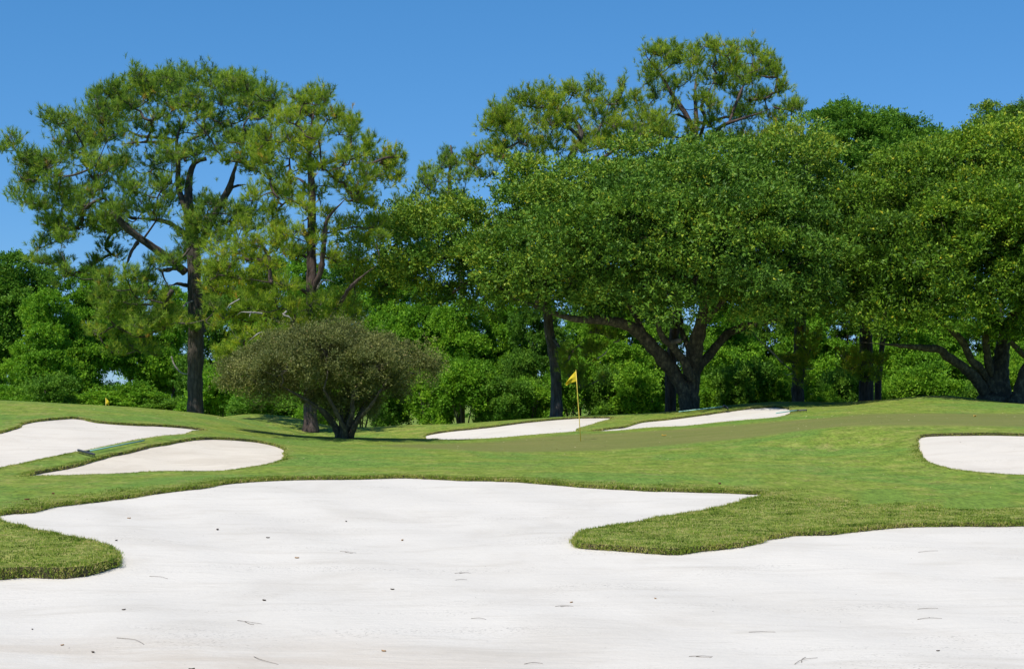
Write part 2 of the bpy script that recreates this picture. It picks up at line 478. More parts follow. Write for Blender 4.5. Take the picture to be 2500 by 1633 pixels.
def inside(P, poly):
    x, y = P[:, 0], P[:, 1]
    r = np.zeros(len(P), bool)
    lo, hi = poly.min(0), poly.max(0)
    k = np.nonzero((x >= lo[0]) & (x <= hi[0]) & (y >= lo[1]) & (y <= hi[1]))[0]
    if not len(k): return r
    xs, ys = x[k], y[k]; c = np.zeros(len(k), bool)
    for (x1, y1), (x2, y2) in zip(poly, np.roll(poly, -1, 0)):
        if y1 == y2: continue
        m = ((y1 > ys) != (y2 > ys)) & (xs < (x2 - x1) * (ys - y1) / (y2 - y1) + x1)
        c ^= m
    r[k] = c
    return r
def edge_dist(P, poly, cap=3.0):
    d = np.full(len(P), cap)
    lo, hi = poly.min(0) - cap, poly.max(0) + cap
    k = np.nonzero((P >= lo).all(1) & (P <= hi).all(1))[0]
    if not len(k): return d
    Q = P[k]; dd = np.full(len(k), cap)
    for a, b in zip(poly, np.roll(poly, -1, 0)):
        ab = b - a
        mn, mx = np.minimum(a, b) - cap, np.maximum(a, b) + cap
        s = np.nonzero((Q[:, 0] > mn[0]) & (Q[:, 0] < mx[0]) & (Q[:, 1] > mn[1]) & (Q[:, 1] < mx[1]))[0]
        if not len(s): continue
        q = Q[s]
        t = np.clip(((q - a) @ ab) / (ab @ ab + 1e-12), 0, 1)
        dd[s] = np.minimum(dd[s], np.linalg.norm(q - a - t[:, None] * ab, axis=1))
    d[k] = dd
    return d

# points of the ground sheet: dense where the camera looks, coarse beyond
SP = .0085
rows = np.exp(np.arange(math.log(4.5), math.log(125), SP))
us = np.arange(-.56, .56 + SP, SP)
pts = []
for i, D in enumerate(rows):
    uu = us + (i % 2) * SP / 2
    pts.append(np.stack([uu * D, np.full_like(uu, D)], 1))
pts = np.concatenate(pts)
pts += rng.normal(size=pts.shape) * SP * .12 * pts[:, 1:2]
keep = np.ones(len(pts), bool)
for p in polys:
    keep &= edge_dist(pts, p, 1.0) > .0030 * pts[:, 1]
pts = pts[keep]
coarse = []
for R in (140, 200, 300, 500, 900, 1600, 3000, 5000):
    for a in np.linspace(0, 2 * math.pi, 41)[:-1]:
        coarse.append((R * math.sin(a), R * math.cos(a)))
for x in range(-110, 111, 10):
    for y in range(-110, 1, 10):
        coarse.append((x, y))
for s in (-1, 1):
    for y in range(0, 125, 8):
        for x in np.arange(max(12, .6 * y + 4), 125, 9):
            coarse.append((s * x, y))
allp = np.concatenate([pts, np.array(coarse)])
allp_list = [Vector((float(a), float(b))) for a, b in allp]
edges = []
for p in polys:
    s = len(allp_list)
    allp_list += [Vector((float(a), float(b))) for a, b in p]
    n = len(p)
    edges += [(s + i, s + (i + 1) % n) for i in range(n)]
ov, oe, of, _, _, _ = delaunay_2d_cdt(allp_list, edges, [], 0, 1e-6)
OV = np.array([(v.x, v.y) for v in ov]); OF = np.array(of, np.int32)
cen = OV[OF].mean(1)
owner = np.full(len(OF), -1)
for i, p in enumerate(polys):
    owner[inside(cen, p)] = i
def ground_z(P):
    R = np.hypot(P[:, 0], P[:, 1])
    z = height(P[:, 0], P[:, 1])
    t = np.clip((R - 120) / 60, 0, 1)
    return z * (1 - t) + FAR * t
bd = np.full(len(OV), 3.0)
for p in polys:
    bd = np.minimum(bd, edge_dist(OV, p, 3.0))
Zg = ground_z(OV)
in_tongue = np.zeros(len(OV), bool)
for p in tongue_polys: in_tongue |= inside(OV, p)
rough = np.clip(1.15 - bd / np.where(OV[:, 1] < 29.5, .75, .001), 0, 1)
rough = np.maximum(rough, in_tongue * .9)
gd = edge_dist(OV, green_poly, 1.5) * np.where(inside(OV, green_poly), 1, -1)
green = np.clip(gd / .9 + .5, 0, 1)
sod = np.zeros(len(OV))
for p in sod_polys:
    sd_ = edge_dist(OV, p, 1.0) * np.where(inside(OV, p), 1, -1)
    sod = np.maximum(sod, np.clip(sd_ / .15 + .5, 0, 1))
rough = rough * (1 - sod)

def submesh(sel, Z, name, mat, attrs=None, smooth=True):
    f = OF[sel]
    used, inv = np.unique(f, return_inverse=True)
    V = np.column_stack([OV[used], Z[used]])
    f2 = inv.reshape(f.shape)
    a, b, c = V[f2[:, 0]], V[f2[:, 1]], V[f2[:, 2]]
    flip = np.cross(b - a, c - a)[:, 2] < 0
    f2[flip] = f2[flip][:, ::-1]
    at = {k: ('POINT', v[used]) for k, v in (attrs or {}).items()}
    return np_mesh(name, V, f2, mat, at, smooth)

ground = mesh_obj('golf_course_ground', submesh(owner == -1, Zg, 'golf_course_ground', M['grass_ground'], {'rough': rough, 'green': green, 'sod': sod}))
tag(ground, 'mown green turf of the golf course with olive putting green', kind='structure')

def sand_z(P, z0, bdist):
    return z0 - lip(P[:, 1]) - .05 * np.clip(bdist / 1.5, 0, 1)
for i, (mk, lab, _, _) in enumerate(BUNK):
    Zs = sand_z(OV, Zg, bd)
    Zs = Zs + .012 * np.sin(OV[:, 0] * 3.1 + OV[:, 1] * 1.7) * np.clip(bd, 0, 1)
    o = mesh_obj('sand_bunker', submesh(owner == i, Zs, 'sand_bunker', M[mk]))
    tag(o, lab, kind='structure')
    p = polys[i]; n = len(p)
    zt = ground_z(p); zb = zt - lip(p[:, 1]) - .01
    area = .5 * np.sum(p[:, 0] * np.roll(p[:, 1], -1) - np.roll(p[:, 0], -1) * p[:, 1])
    d = np.roll(p, -1, 0) - np.roll(p, 1, 0); nr = np.stack([-d[:, 1], d[:, 0]], 1)
    nr /= np.linalg.norm(nr, axis=1)[:, None] + 1e-9
    nr *= np.sign(area)
    V = np.concatenate([np.column_stack([p, zt]), np.column_stack([p + nr * rng.uniform(-.03, .035, (n, 1)), (zt + zb) / 2 + rng.normal(size=n) * .015]), np.column_stack([p, zb])])
    fi = []
    for k in range(n):
        q = (k + 1) % n
        fi += [(k, q, n + q, n + k), (n + k, n + q, 2 * n + q, 2 * n + k)]
    e = mesh_obj('turf_edge', np_mesh('turf_edge', V, fi, M['turf_edge'], None, True), o)

# ------------------------------------------------------------------ grass blades
def blades(name, P, Z, L, W, lean, tint, label):
    n = len(P)
    az = rng.uniform(0, 2 * math.pi, n)
    side = np.stack([np.cos(az), np.sin(az), np.zeros(n)], 1) * (W / 2)[:, None]
    base = np.column_stack([P, Z - .004])
    az2 = rng.uniform(0, 2 * math.pi, n)
    tip = base + np.stack([np.cos(az2) * lean * L, np.sin(az2) * lean * L, L * np.sqrt(np.maximum(.1, 1 - lean ** 2))], 1)
    V = np.stack([base - side, base + side, tip], 1).reshape(-1, 3)
    Fc = np.arange(3 * n).reshape(n, 3)
    o = mesh_obj(name, np_mesh(name, V, Fc, M['blade'], {'tint': ('FACE', tint)}))
    return tag(o, label, 'grass', kind='stuff')

def rand_in_view(n, D0, D1, umax=.37):
    D = np.sqrt(rng.uniform(D0 ** 2, D1 ** 2, n))
    u = rng.uniform(-umax, umax, n)
    return np.stack([u * D, D], 1)
P = rand_in_view(1250000, 15.5, 36)
ins = np.zeros(len(P), bool); dmin = np.full(len(P), 1.2)
for p in polys[:4]:
    ins |= inside(P, p)
P = P[~ins]; dmin = np.full(len(P), 1.2)
for p in polys[:4]:
    dmin = np.minimum(dmin, edge_dist(P, p, 1.2))
tg = np.zeros(len(P), bool)
for p in tongue_polys: tg |= inside(P, p)
sdm = np.zeros(len(P), bool)
for p in sod_polys: sdm |= inside(P, p)
def patchy(P, a=1.0):
    x, y = P[:, 0] * a, P[:, 1] * a
    return (np.sin(x * 2.3 + 1.7 * np.sin(y * 1.9)) * np.cos(y * 2.7 + np.sin(x * 1.3)) + .6 * np.sin(x * 6.1 + 2 * np.sin(y * 4.3 + x)) * np.cos(y * 7.3 + 1.5 * np.sin(x * 5.1))) / 1.3
patch = patchy(P)
tsd = np.zeros(len(P))
for p in tongue_polys:
    q = edge_dist(P, p, 1.5) * np.where(inside(P, p), 1, -1)
    tsd = np.maximum(tsd, np.clip(q / .9 + .55 + .45 * patch, 0, 1))
prob = np.clip(1.2 - dmin / (np.where(P[:, 1] < 29.5, .75, .22) * (1 + .4 * patch)), 0, 1)
prob = np.maximum(prob, tsd * (.66 + .34 * patchy(P, 2.6))) * np.where(sdm, .06, 1)
k = rng.uniform(size=len(P)) < prob
P, dmin, tg, patch = P[k], dmin[k], tg[k], patch[k]
L = rng.uniform(.010, .036, len(P)) * np.where(dmin < .12, 1.25, 1.0) * np.where(tg, 1.0, .8) * (1 + .5 * patchy(P, 2.3))
tint = np.clip(rng.normal(.38, .22, len(P)) + .34 * patchy(P, 1.3) + .30 * patchy(P + 7.3, 3.1) + np.where(rng.uniform(size=len(P)) < .16, .45, 0), 0, 1)
blades('rough_grass', P, height(P[:, 0], P[:, 1]), L, rng.uniform(.008, .016, len(P)), rng.uniform(.1, .9, len(P)), tint,
       'longer tufted grass on the foreground tongues and bunker edges')
EP, EZ, EL = [], [], []
for i, p in enumerate(polys):
    seg = np.roll(p, -1, 0) - p
    ln = np.linalg.norm(seg, axis=1)
    vis = (np.abs(p[:, 0] / p[:, 1]) < .37) & (p[:, 1] > 10)
    m = int(ln[vis].sum() * (1300 if i == 0 else 420))
    idx = rng.choice(np.nonzero(vis)[0], m, p=ln[vis] / ln[vis].sum())
    q = p[idx] + seg[idx] * rng.uniform(size=(m, 1)) + rng.normal(size=(m, 2)) * (.03 if i == 0 else .02)
    EP.append(q); f = rng.uniform(.0, 1, m)
    EZ.append(height(q[:, 0], q[:, 1]) - lip(q[:, 1]) * (1 - f) * .9)
    EL.append(rng.uniform(.015, .06, m) * (1.0 if i == 0 else .8))
EP, EZ, EL = np.concatenate(EP), np.concatenate(EZ), np.concatenate(EL)
blades('edge_grass', EP, EZ, EL, rng.uniform(.008, .016, len(EP)) * np.clip(EP[:, 1] / 28, .8, 1.6), rng.uniform(.2, .97, len(EP)),
       np.clip(rng.normal(.58, .28, len(EP)) + .2 * patchy(EP, 1.9), 0, 1), 'shaggy fringe of grass hanging over the bunker rims')

# ------------------------------------------------------------------ wood: tubes
class Geo:
    def __init__(self): self.v, self.f = [], []
    def tube(self, pts, rad, sides=6, cap=True):
        pts = np.asarray(pts, float); n = len(pts)
        t = np.gradient(pts, axis=0); t /= np.linalg.norm(t, axis=1)[:, None] + 1e-9
        ref = np.array([1., 0, 0]) if abs(t[0][0]) < .8 else np.array([0, 1., 0])
        s = len(self.v)
        for i in range(n):
            a = np.cross(t[i], ref); a /= np.linalg.norm(a) + 1e-9
            b = np.cross(a, t[i]); ref = b if abs(np.dot(b, t[i])) < .5 else ref
            b = np.cross(t[i], a)
            for k in range(sides):
                an = 2 * math.pi * k / sides
                self.v.append(pts[i] + rad[i] * (math.cos(an) * a + math.sin(an) * b))
            ref = -b if False else np.cross(a, t[i]) * -1 if False else ref
        for i in range(n - 1):
            for k in range(sides):
                q = (k + 1) % sides
                self.f.append((s + i * sides + k, s + i * sides + q, s + (i + 1) * sides + q, s + (i + 1) * sides + k))
        if cap:
            self.f.append(tuple(s + (n - 1) * sides + k for k in range(sides)))
            self.f.append(tuple(s + k for k in reversed(range(sides))))
    def mesh(self, name, mat, smooth=True):
        me = bpy.data.meshes.new(name)
        me.from_pydata([tuple(map(float, p)) for p in self.v], [], self.f)
        me.update()
        if smooth: me.polygons.foreach_set('use_smooth', np.ones(len(me.polygons), bool))
        me.materials.append(mat)
        return me

def smooth_path(pts, n):
    pts = np.asarray(pts, float)
    m = len(pts)
    if m < 3:
        return pts[0] + (pts[-1] - pts[0]) * np.linspace(0, 1, n)[:, None]
    d = np.concatenate([[0], np.cumsum(np.linalg.norm(np.diff(pts[:, :3], axis=0), axis=1))])
    out = []
    for s in np.linspace(0, d[-1], n):
        i = min(max(np.searchsorted(d, s) - 1, 0), m - 2)
        t = (s - d[i]) / (d[i + 1] - d[i] + 1e-9)
        p0, p1, p2, p3 = pts[max(i - 1, 0)], pts[i], pts[i + 1], pts[min(i + 2, m - 1)]
        out.append(.5 * (2 * p1 + (p2 - p0) * t + (2 * p0 - 5 * p1 + 4 * p2 - p3) * t ** 2 + (3 * p1 - p0 - 3 * p2 + p3) * t ** 3))
    return np.array(out)

def traced(path, D, root):
    """path: (px, py, radius_px[, depth offset]); returns local points (relative to root) and radii"""
    out = []
    for q in path:
        d = D + (q[3] if len(q) > 3 else 0)
        p = Pp(q[0], q[1], d) - root
        out.append((*p, q[2] * d / F))
    return np.array(out)

def limb_obj(name, path, D, root, parent, mat, sides=10, flare=False, gnarl=.06, spread=.45):
    tp = traced(path, D, root)
    if flare:
        tp[0, 2] = -.15
    n = max(8, len(path) * 4)
    sp = smooth_path(tp, n)
    r = np.maximum(sp[:, 3], .008)
    jit = rng.normal(size=(n, 3)) * (r * gnarl)[:, None]
    jit[0] = 0
    r = r * (1 + rng.normal(size=n) * gnarl)
    if flare:
        zz = sp[:, 2]
        r = r * (1 + spread * np.exp(-np.maximum(zz, 0) / .35))
    if name in ('limb', 'dead_branch'):
        r = r * .85 * np.clip((1 - np.linspace(0, 1, n)) / .45, .12, 1)
    g = Geo(); g.tube(sp[:, :3] + jit, r, sides)
    o = mesh_obj(name, g.mesh(name, mat), parent)
    return o, sp

# ------------------------------------------------------------------ foliage
def unit(n):
    v = rng.normal(size=(n, 3))
    return v / np.linalg.norm(v, axis=1)[:, None]
def norm(v):
    return v / (np.linalg.norm(v, axis=1)[:, None] + 1e-9)

def leaf_mesh(name, pos, axis, nrm, ln, wd, tint, mat):
    axis = norm(axis)
    side = norm(np.cross(axis, nrm))
    tip = pos + axis * ln[:, None]
    l = pos - side * (wd / 2)[:, None]; r = pos + side * (wd / 2)[:, None] + axis * (ln * .25)[:, None]
    V = np.stack([l, r, tip], 1).reshape(-1, 3)
    Fc = np.arange(len(pos) * 3).reshape(-1, 3)
    return np_mesh(name, V, Fc, mat, {'tint': ('FACE', np.clip(tint, 0, 1))})

def crown_leaves(name, lobes, mat, sub_r, n_sub, n_spray, n_leaf, leaf, spray_r=.17, up=.35, tint0=.45, yellow=.02, flat=.8, low=.35, warm=None):
    """lobes: centres (k,3) and radii (k,3). Leaves in sprays, sprays in clumps, clumps on the lobes' shells."""
    lobes = np.asarray(lobes, float)
    w = (lobes[:, 3] * lobes[:, 5] + lobes[:, 4] * lobes[:, 5] + lobes[:, 3] * lobes[:, 4]); w /= w.sum()
    k = rng.choice(len(lobes), n_sub, p=w)
    d = unit(n_sub)
    dn = (d[:, 2] < -.25) & (rng.uniform(size=n_sub) > low)
    d[dn, 2] *= -1
    sc = lobes[k, :3] + d * lobes[k, 3:6] * rng.uniform(.55, 1.14, (n_sub, 1))
    # drop clumps buried inside other lobes
    keep = np.ones(n_sub, bool)
    for L in lobes:
        q = (((sc - L[:3]) / L[3:6]) ** 2).sum(1)
        keep &= ~((q < .30) & (rng.uniform(size=n_sub) < .75))
    sc, d, k = sc[keep], d[keep], k[keep]
    n1 = len(sc)
    sr = sub_r * np.clip(np.exp(rng.normal(-.05, .38, n1)), .4, 1.9)
    st = rng.normal(0, .17, n1)
    if warm is not None: st = st + warm(sc)
    # sprays
    i2 = np.repeat(np.arange(n1), n_spray); n2 = len(i2)
    sd_ = norm(unit(n2) + d[i2] * .45 + np.array([0, 0, up * 1.8]))
    rad = rng.uniform(.35, 1.0, n2) ** .5 * (1 + .5 * np.abs(rng.normal(size=n2)) * (rng.uniform(size=n2) < .22))
    sp = sc[i2] + sd_ * (sr[i2] * rad)[:, None] * np.array([1, 1, flat])
    t2 = st[i2] + rng.normal(0, .10, n2)
    # leaves
    i3 = np.repeat(np.arange(n2), n_leaf); n3 = len(i3)
    ax = norm(sd_[i3] * .7 + unit(n3) + np.array([0, 0, .15]))
    pos = sp[i3] + unit(n3) * (spray_r * rng.uniform(0, 1, n3) ** .5)[:, None]
    nr = norm(unit(n3) + np.array([0, 0, .7]) + sd_[i3] * .3)
    ln = leaf[0] * rng.uniform(.7, 1.3, n3)
    tint = tint0 + t2[i3] + rng.normal(0, .12, n3)
    yl = rng.uniform(size=n3) < yellow
    tint[yl] = rng.uniform(.88, 1.0, yl.sum())
    tint[~yl] = np.minimum(tint[~yl], .86)
    return leaf_mesh(name, pos, ax, nr, ln, ln * leaf[1], tint, mat), sc

def bough_crown(name, lobes, mat, br, n_bough, n_spray, n_leaf, leaf, spray_r=.16, tint0=.45, yellow=.0, flat=.6, low=.4, fill=.14, sep=.8, warm=None):
    """foliage in separate boughs: leaf shells on flattened, lumpy pads set apart from each other, with a thin fill between"""
    lobes = np.asarray(lobes, float)
    w = (lobes[:, 3] * lobes[:, 5] + lobes[:, 4] * lobes[:, 5] + lobes[:, 3] * lobes[:, 4]); w /= w.sum()
    cand = n_bough * 7
    k = rng.choice(len(lobes), cand, p=w)
    d = unit(cand)
    dn = (d[:, 2] < -.2) & (rng.uniform(size=cand) > low); d[dn, 2] *= -1
    c = lobes[k, :3] + d * lobes[k, 3:6] * rng.uniform(.68, 1.02, (cand, 1))
    q = np.min([(((c - L[:3]) / L[3:6]) ** 2).sum(1) for L in lobes], axis=0)
    got = []
    for i in range(cand):
        if q[i] < .42 and rng.uniform() < .8: continue
        if got and np.min(np.linalg.norm((c[got] - c[i]) / np.array([1, 1, .62]), axis=1)) < sep * br: continue
        got.append(i)
        if len(got) >= n_bough: break
    c, d = c[got], d[got]; n1 = len(c)
    R = br * np.clip(np.exp(rng.normal(0, .28, n1)), .5, 1.7)
    st = np.clip(rng.normal(0, .12, n1), -.25, .2)
    if warm is not None: st = st + warm(c)
    cnt = np.maximum(12, (n_spray * (R / br) ** 1.6).astype(int))
    i2 = np.repeat(np.arange(n1), cnt); n2 = len(i2)
    sd_ = norm(unit(n2) + d[i2] * .55 + np.array([0, 0, .55]))
    fr = rng.normal(size=(n1, 3)) * 2.6; ph = rng.uniform(0, 6.28, (n1, 2))
    lump = 1 + .26 * np.sin((sd_ * fr[i2]).sum(1) * 1.5 + ph[i2, 0]) + .16 * np.sin((sd_ * fr[i2][:, [1, 2, 0]]).sum(1) * 3 + ph[i2, 1])
    rad = np.where(rng.uniform(size=n2) < .8, rng.uniform(.78, 1.04, n2), rng.uniform(.25, .8, n2)) * lump
    rad *= np.where(rng.uniform(size=n2) < .07, rng.uniform(1.1, 1.45, n2), 1)
    sp = c[i2] + sd_ * (R[i2] * rad)[:, None] * np.array([1, 1, flat])
    t2 = st[i2] + rng.normal(0, .10, n2)
    nf = int(n2 * fill)
    kf = rng.choice(len(lobes), nf, p=w)
    fs = lobes[kf, :3] + unit(nf) * lobes[kf, 3:6] * (rng.uniform(0, 1, (nf, 1)) ** .4 * .65)
    sp = np.concatenate([sp, fs]); sd_ = np.concatenate([sd_, unit(nf)]); t2 = np.concatenate([t2, rng.normal(-.1, .1, nf)])
    n2 = len(sp)
    i3 = np.repeat(np.arange(n2), n_leaf); n3 = len(i3)
    ax = norm(sd_[i3] * .8 + unit(n3) + np.array([0, 0, .1]))
    pos = sp[i3] + unit(n3) * (spray_r * rng.uniform(0, 1, n3) ** .5)[:, None]
    nr = norm(unit(n3) + np.array([0, 0, .55]) + sd_[i3] * .5)
    ln = leaf[0] * rng.uniform(.65, 1.35, n3)
    tint = tint0 + t2[i3] + rng.normal(0, .17, n3)
    yl = rng.uniform(size=n3) < yellow
    tint[yl] = rng.uniform(.88, 1.0, yl.sum())
    tint[~yl] = np.minimum(tint[~yl], .86)
    return leaf_mesh(name, pos, ax, nr, ln, ln * leaf[1], tint, mat), c

def tuft_mesh(name, pos, axis, tint, mat, n_needle=22, length=.235, width=.020):
    n = len(pos)
    i = np.repeat(np.arange(n), n_needle); m = len(i)
    axis = norm(axis)
    th = rng.uniform(.1, 1.15, m)
    rd = unit(m); rd -= axis[i] * (rd * axis[i]).sum(1)[:, None]; rd = norm(rd)
    d = axis[i] * np.cos(th)[:, None] + rd * np.sin(th)[:, None]
    d[:, 2] -= .05
    d = norm(d)
    sc = rng.uniform(.75, 1.2, n)
    base = pos[i] + axis[i] * (rng.uniform(-.14, .06, m) * sc[i])[:, None]
    tip = base + d * (length * rng.uniform(.75, 1.15, m) * sc[i])[:, None]
    s = norm(np.cross(d, unit(m))) * (width / 2)
    V = np.stack([base - s, base + s, tip], 1).reshape(-1, 3)
    t = np.clip(tint[i] + rng.normal(0, .07, m), 0, 1)
    return np_mesh(name, V, np.arange(3 * m).reshape(-1, 3), mat, {'tint': ('FACE', t)})

PD = 3.1
def pine(name, label, base_px, D, trunk, limbs, clumps, bark, needle, half_m, axis_px, half_px, tufts=34, tint=.5, dead=(), group='tall pines beyond the green',
         n_needle=22, warm_low=None, base_D=None):
    global rng
    rng = np.random.default_rng(base_px)
    X = (base_px - CX) * D / F
    root = np.array([X, D, float(height(X, D))])
    e = empty(name, root, label, 'pine tree', group)
    _, sp = limb_obj('trunk', trunk, D, root, e, bark, 12, True, .035)
    nodes = [p[:3] for p in sp if p[2] > 2.0]
    owner_ = [-1] * len(nodes)
    for lp in limbs:
        _, s2 = limb_obj('limb', lp, D, root, e, bark, 8, False, .06)
        for p in s2[2:]:
            nodes.append(p[:3]); owner_.append(-1)
    for lp in dead:
        limb_obj('dead_branch', lp, D, root, e, M['dead_twig'], 6, False, .15)
    # clump hubs
    hubs, radii = [], []
    extra = []
    for c in clumps:
        for q in range(1):
            a = rng.uniform(0, 6.28)
            extra.append((c[0] + math.cos(a) * c[2] * .95, c[1] + math.sin(a) * c[3] * .8, c[2] * .85, c[3] * .9) + tuple(c[4:]))
    for c in list(clumps) + extra:
        if len(c) > 4: off = c[4]
        else:
            q = min(1, abs(c[0] - axis_px) / half_px)
            off = rng.uniform(-1, 1) * half_m * math.sqrt(max(.08, 1 - q * q))
        d = D + off
        hubs.append(Pp(c[0] + rng.normal() * 6, c[1] + 8 + rng.normal() * 7, d) - root)
        radii.append((1.15 * c[2] * d / F, 1.15 * (c[2] + c[3]) / 2 * d / F, 1.05 * c[3] * d / F))
    hubs = np.array(hubs); radii = np.array(radii)
    low = hubs.copy(); low[:, 2] -= radii[:, 2] * .55
    left = list(range(len(hubs))); parent = {}; start = {}
    NA = np.array(nodes)
    while left:
        best = None
        for h in left:
            dv = NA - low[h]
            cost = np.linalg.norm(dv, axis=1) + .7 * np.maximum(0, dv[:, 2])
            j = int(cost.argmin())
            if best is None or cost[j] < best[0]: best = (cost[j], h, j)
        _, h, j = best
        left.remove(h); parent[h] = owner_[j]; start[h] = NA[j].copy()
        a, b = NA[j], low[h]; ln = np.linalg.norm(b - a)
        path = smooth_path([a, a + (b - a) * .35 + np.array([0, 0, -.06 * ln]) + rng.normal(size=3) * ln * .07, a + (b - a) * .7 + rng.normal(size=3) * ln * .07, b], 7)
        start[h] = path
        NA = np.concatenate([NA, path[2:]]); owner_ += [h] * (len(path) - 2)
    desc = {h: 0 for h in parent}
    for h in parent:
        q = parent[h]
        while q != -1:
            desc[q] += 1; q = parent[q]
    g = Geo(); tw = Geo()
    TP, TA, TT = [], [], []
    for h in parent:
        r0 = .018 * math.sqrt(1.5 + desc[h]); r1 = .014 * math.sqrt(.8 + desc[h] * .8)
        g.tube(start[h], np.linspace(r0, r1, 7), 5)
        area = radii[h][0] * radii[h][2]
        nt_ = max(14, int(tufts * PD * area / .42))
        nsub = max(5, nt_ // 8)
        su = unit(nsub); su[:, 2] = np.abs(su[:, 2]) * .9 - .25
        sub = hubs[h] + su * radii[h] * rng.uniform(.3, .75, (nsub, 1))
        for s_ in sub:
            mid = (low[h] + s_) / 2 + rng.normal(size=3) * .06
            tw.tube([low[h], mid, s_], [.016, .013, .009], 3, False)
        kk = rng.integers(0, nsub, nt_)
        dv = rng.normal(size=(nt_, 3)) * radii[h] * .36; dv[:, 2] *= 1.75
        tp = sub[kk] + dv
        out = norm(tp - low[h])
        ax = norm(out * .6 + np.array([0, 0, .7]) + unit(nt_) * .55)
        for a, b in list(zip(sub[kk], tp))[::2]:
            tw.tube([a, b], [.006, .004], 3, False)
        t = tint + rng.normal(0, .12) + rng.normal(0, .22, nt_)
        if warm_low is not None:
            t = t + warm_low * np.clip((6.5 - hubs[h][2]) / 5, 0, 1)
        t = np.minimum(t, .88)
        br = rng.uniform(size=nt_) < .012
        t[br] = 1.0
        TP.append(tp); TA.append(ax); TT.append(t)
    tag(mesh_obj('branches', g.mesh('branches', bark), e), kind='stuff')
    tag(mesh_obj('twigs', tw.mesh('twigs', M['twig'], False), e), kind='stuff')
    TP, TA, TT = np.concatenate(TP), np.concatenate(TA), np.concatenate(TT)
    mesh_obj('crown', tuft_mesh('crown', TP, TA, TT, needle, n_needle), e)
    return e

S1 = 2.38
def z1(l): return [(c[0] / S1, c[1] / S1 + 100, c[2] / S1, c[3] / S1) for c in l]
def z2(l): return [(c[0] / S1, c[1] / S1 + 600, c[2] / S1, c[3] / S1) for c in l]
def z3(l): return [(c[0] / S1 + 900, c[1] / S1 + 50, c[2] / S1, c[3] / S1) for c in l]
def z4(l): return [(c[0] / S1 + 900, c[1] / S1 + 600, c[2] / S1, c[3] / S1) for c in l]
def z5(l): return [(c[0] / 2.3925 + 1700, c[1] / 2.3925 + 200, c[2] / 2.3925, c[3] / 2.3925) for c in l]

# ---- the big pine at the left
T1 = z1([(60, 590, 70, 45), (160, 640, 90, 50), (300, 680, 120, 50), (130, 760, 80, 50), (230, 760, 90, 45), (350, 440, 75, 45), (440, 450, 80, 50), (480, 560, 120, 70), (380, 580, 90, 60),
  (580, 430, 95, 70), (560, 350, 60, 50), (660, 260, 70, 45), (740, 300, 100, 60), (760, 220, 60, 40), (870, 220, 100, 60), (960, 180, 80, 45), (1060, 200, 100, 60), (1150, 180, 80, 45), (1240, 220, 90, 60),
  (1340, 230, 90, 50), (1440, 250, 90, 55), (1520, 290, 80, 60), (1570, 360, 60, 60), (1010, 290, 110, 50), (860, 310, 110, 50), (1150, 300, 110, 50), (1300, 320, 110, 55), (1450, 370, 110, 55), (680, 380, 80, 50),
  (1100, 400, 90, 35), (780, 400, 80, 35), (950, 400, 70, 35), (1250, 400, 80, 40),
  (120, 880, 80, 40), (240, 880, 90, 45), (330, 830, 100, 50), (440, 850, 90, 50), (640, 690, 80, 40), (740, 690, 95, 45), (720, 790, 90, 55), (800, 850, 80, 50), (900, 700, 80, 50), (900, 790, 70, 50),
  (1010, 630, 90, 40), (1120, 640, 90, 40), (1240, 610, 90, 45), (1060, 790, 60, 40), (380, 950, 100, 45), (470, 980, 80, 45), (300, 1020, 80, 40), (330, 1080, 90, 40), (480, 1060, 100, 40), (600, 1070, 90, 40),
  (230, 1140, 70, 30), (400, 1120, 80, 35), (190, 1240, 60, 28), (290, 1250, 70, 28), (380, 1280, 60, 28), (430, 1330, 60, 28), (350, 1350, 40, 25), (600, 1200, 70, 35), (560, 1230, 60, 25), (660, 950, 90, 45), (640, 1000, 70, 40),
  (800, 960, 90, 50), (900, 950, 80, 50), (980, 900, 60, 40), (740, 1060, 80, 40), (1170, 900, 60, 40), (1240, 950, 80, 45), (1330, 980, 80, 45), (1120, 1060, 90, 45), (1200, 1020, 90, 45), (1380, 560, 90, 45), (1460, 520, 80, 40),
  (560, 1290, 80, 30), (520, 1310, 60, 25), (880, 1290, 25, 30), (960, 1240, 60, 40), (1060, 1240, 80, 40), (1150, 1150, 90, 50), (1250, 1120, 90, 50), (1040, 1180, 60, 40),
  (640, 1380, 90, 45), (740, 1360, 80, 45), (850, 1350, 70, 45), (1380, 1010, 60, 40), (1450, 960, 70, 45), (1300, 470, 90, 40), (1400, 640, 70, 40), (1480, 590, 80, 40), (1350, 690, 45, 28), (1440, 720, 60, 35), (950, 480, 60, 26), (1060, 500, 70, 30), (1180, 480, 70, 30), (820, 470, 55, 26), (700, 520, 60, 30), (600, 560, 60, 40), (520, 650, 70, 40), (560, 780, 60, 40)]) + \
 z2([(600, 260, 90, 40), (700, 270, 90, 45), (820, 280, 90, 45), (930, 260, 70, 40), (620, 350, 90, 45), (740, 370, 100, 50), (860, 390, 100, 50), (960, 350, 80, 45), (560, 470, 70, 30), (700, 450, 90, 40), (820, 470, 100, 45), (940, 450, 70, 40),
  (720, 540, 80, 35), (830, 560, 80, 35), (700, 610, 60, 25), (1030, 380, 60, 40), (1120, 420, 60, 35), (1180, 250, 70, 40), (1250, 330, 80, 40), (1230, 430, 60, 35)])
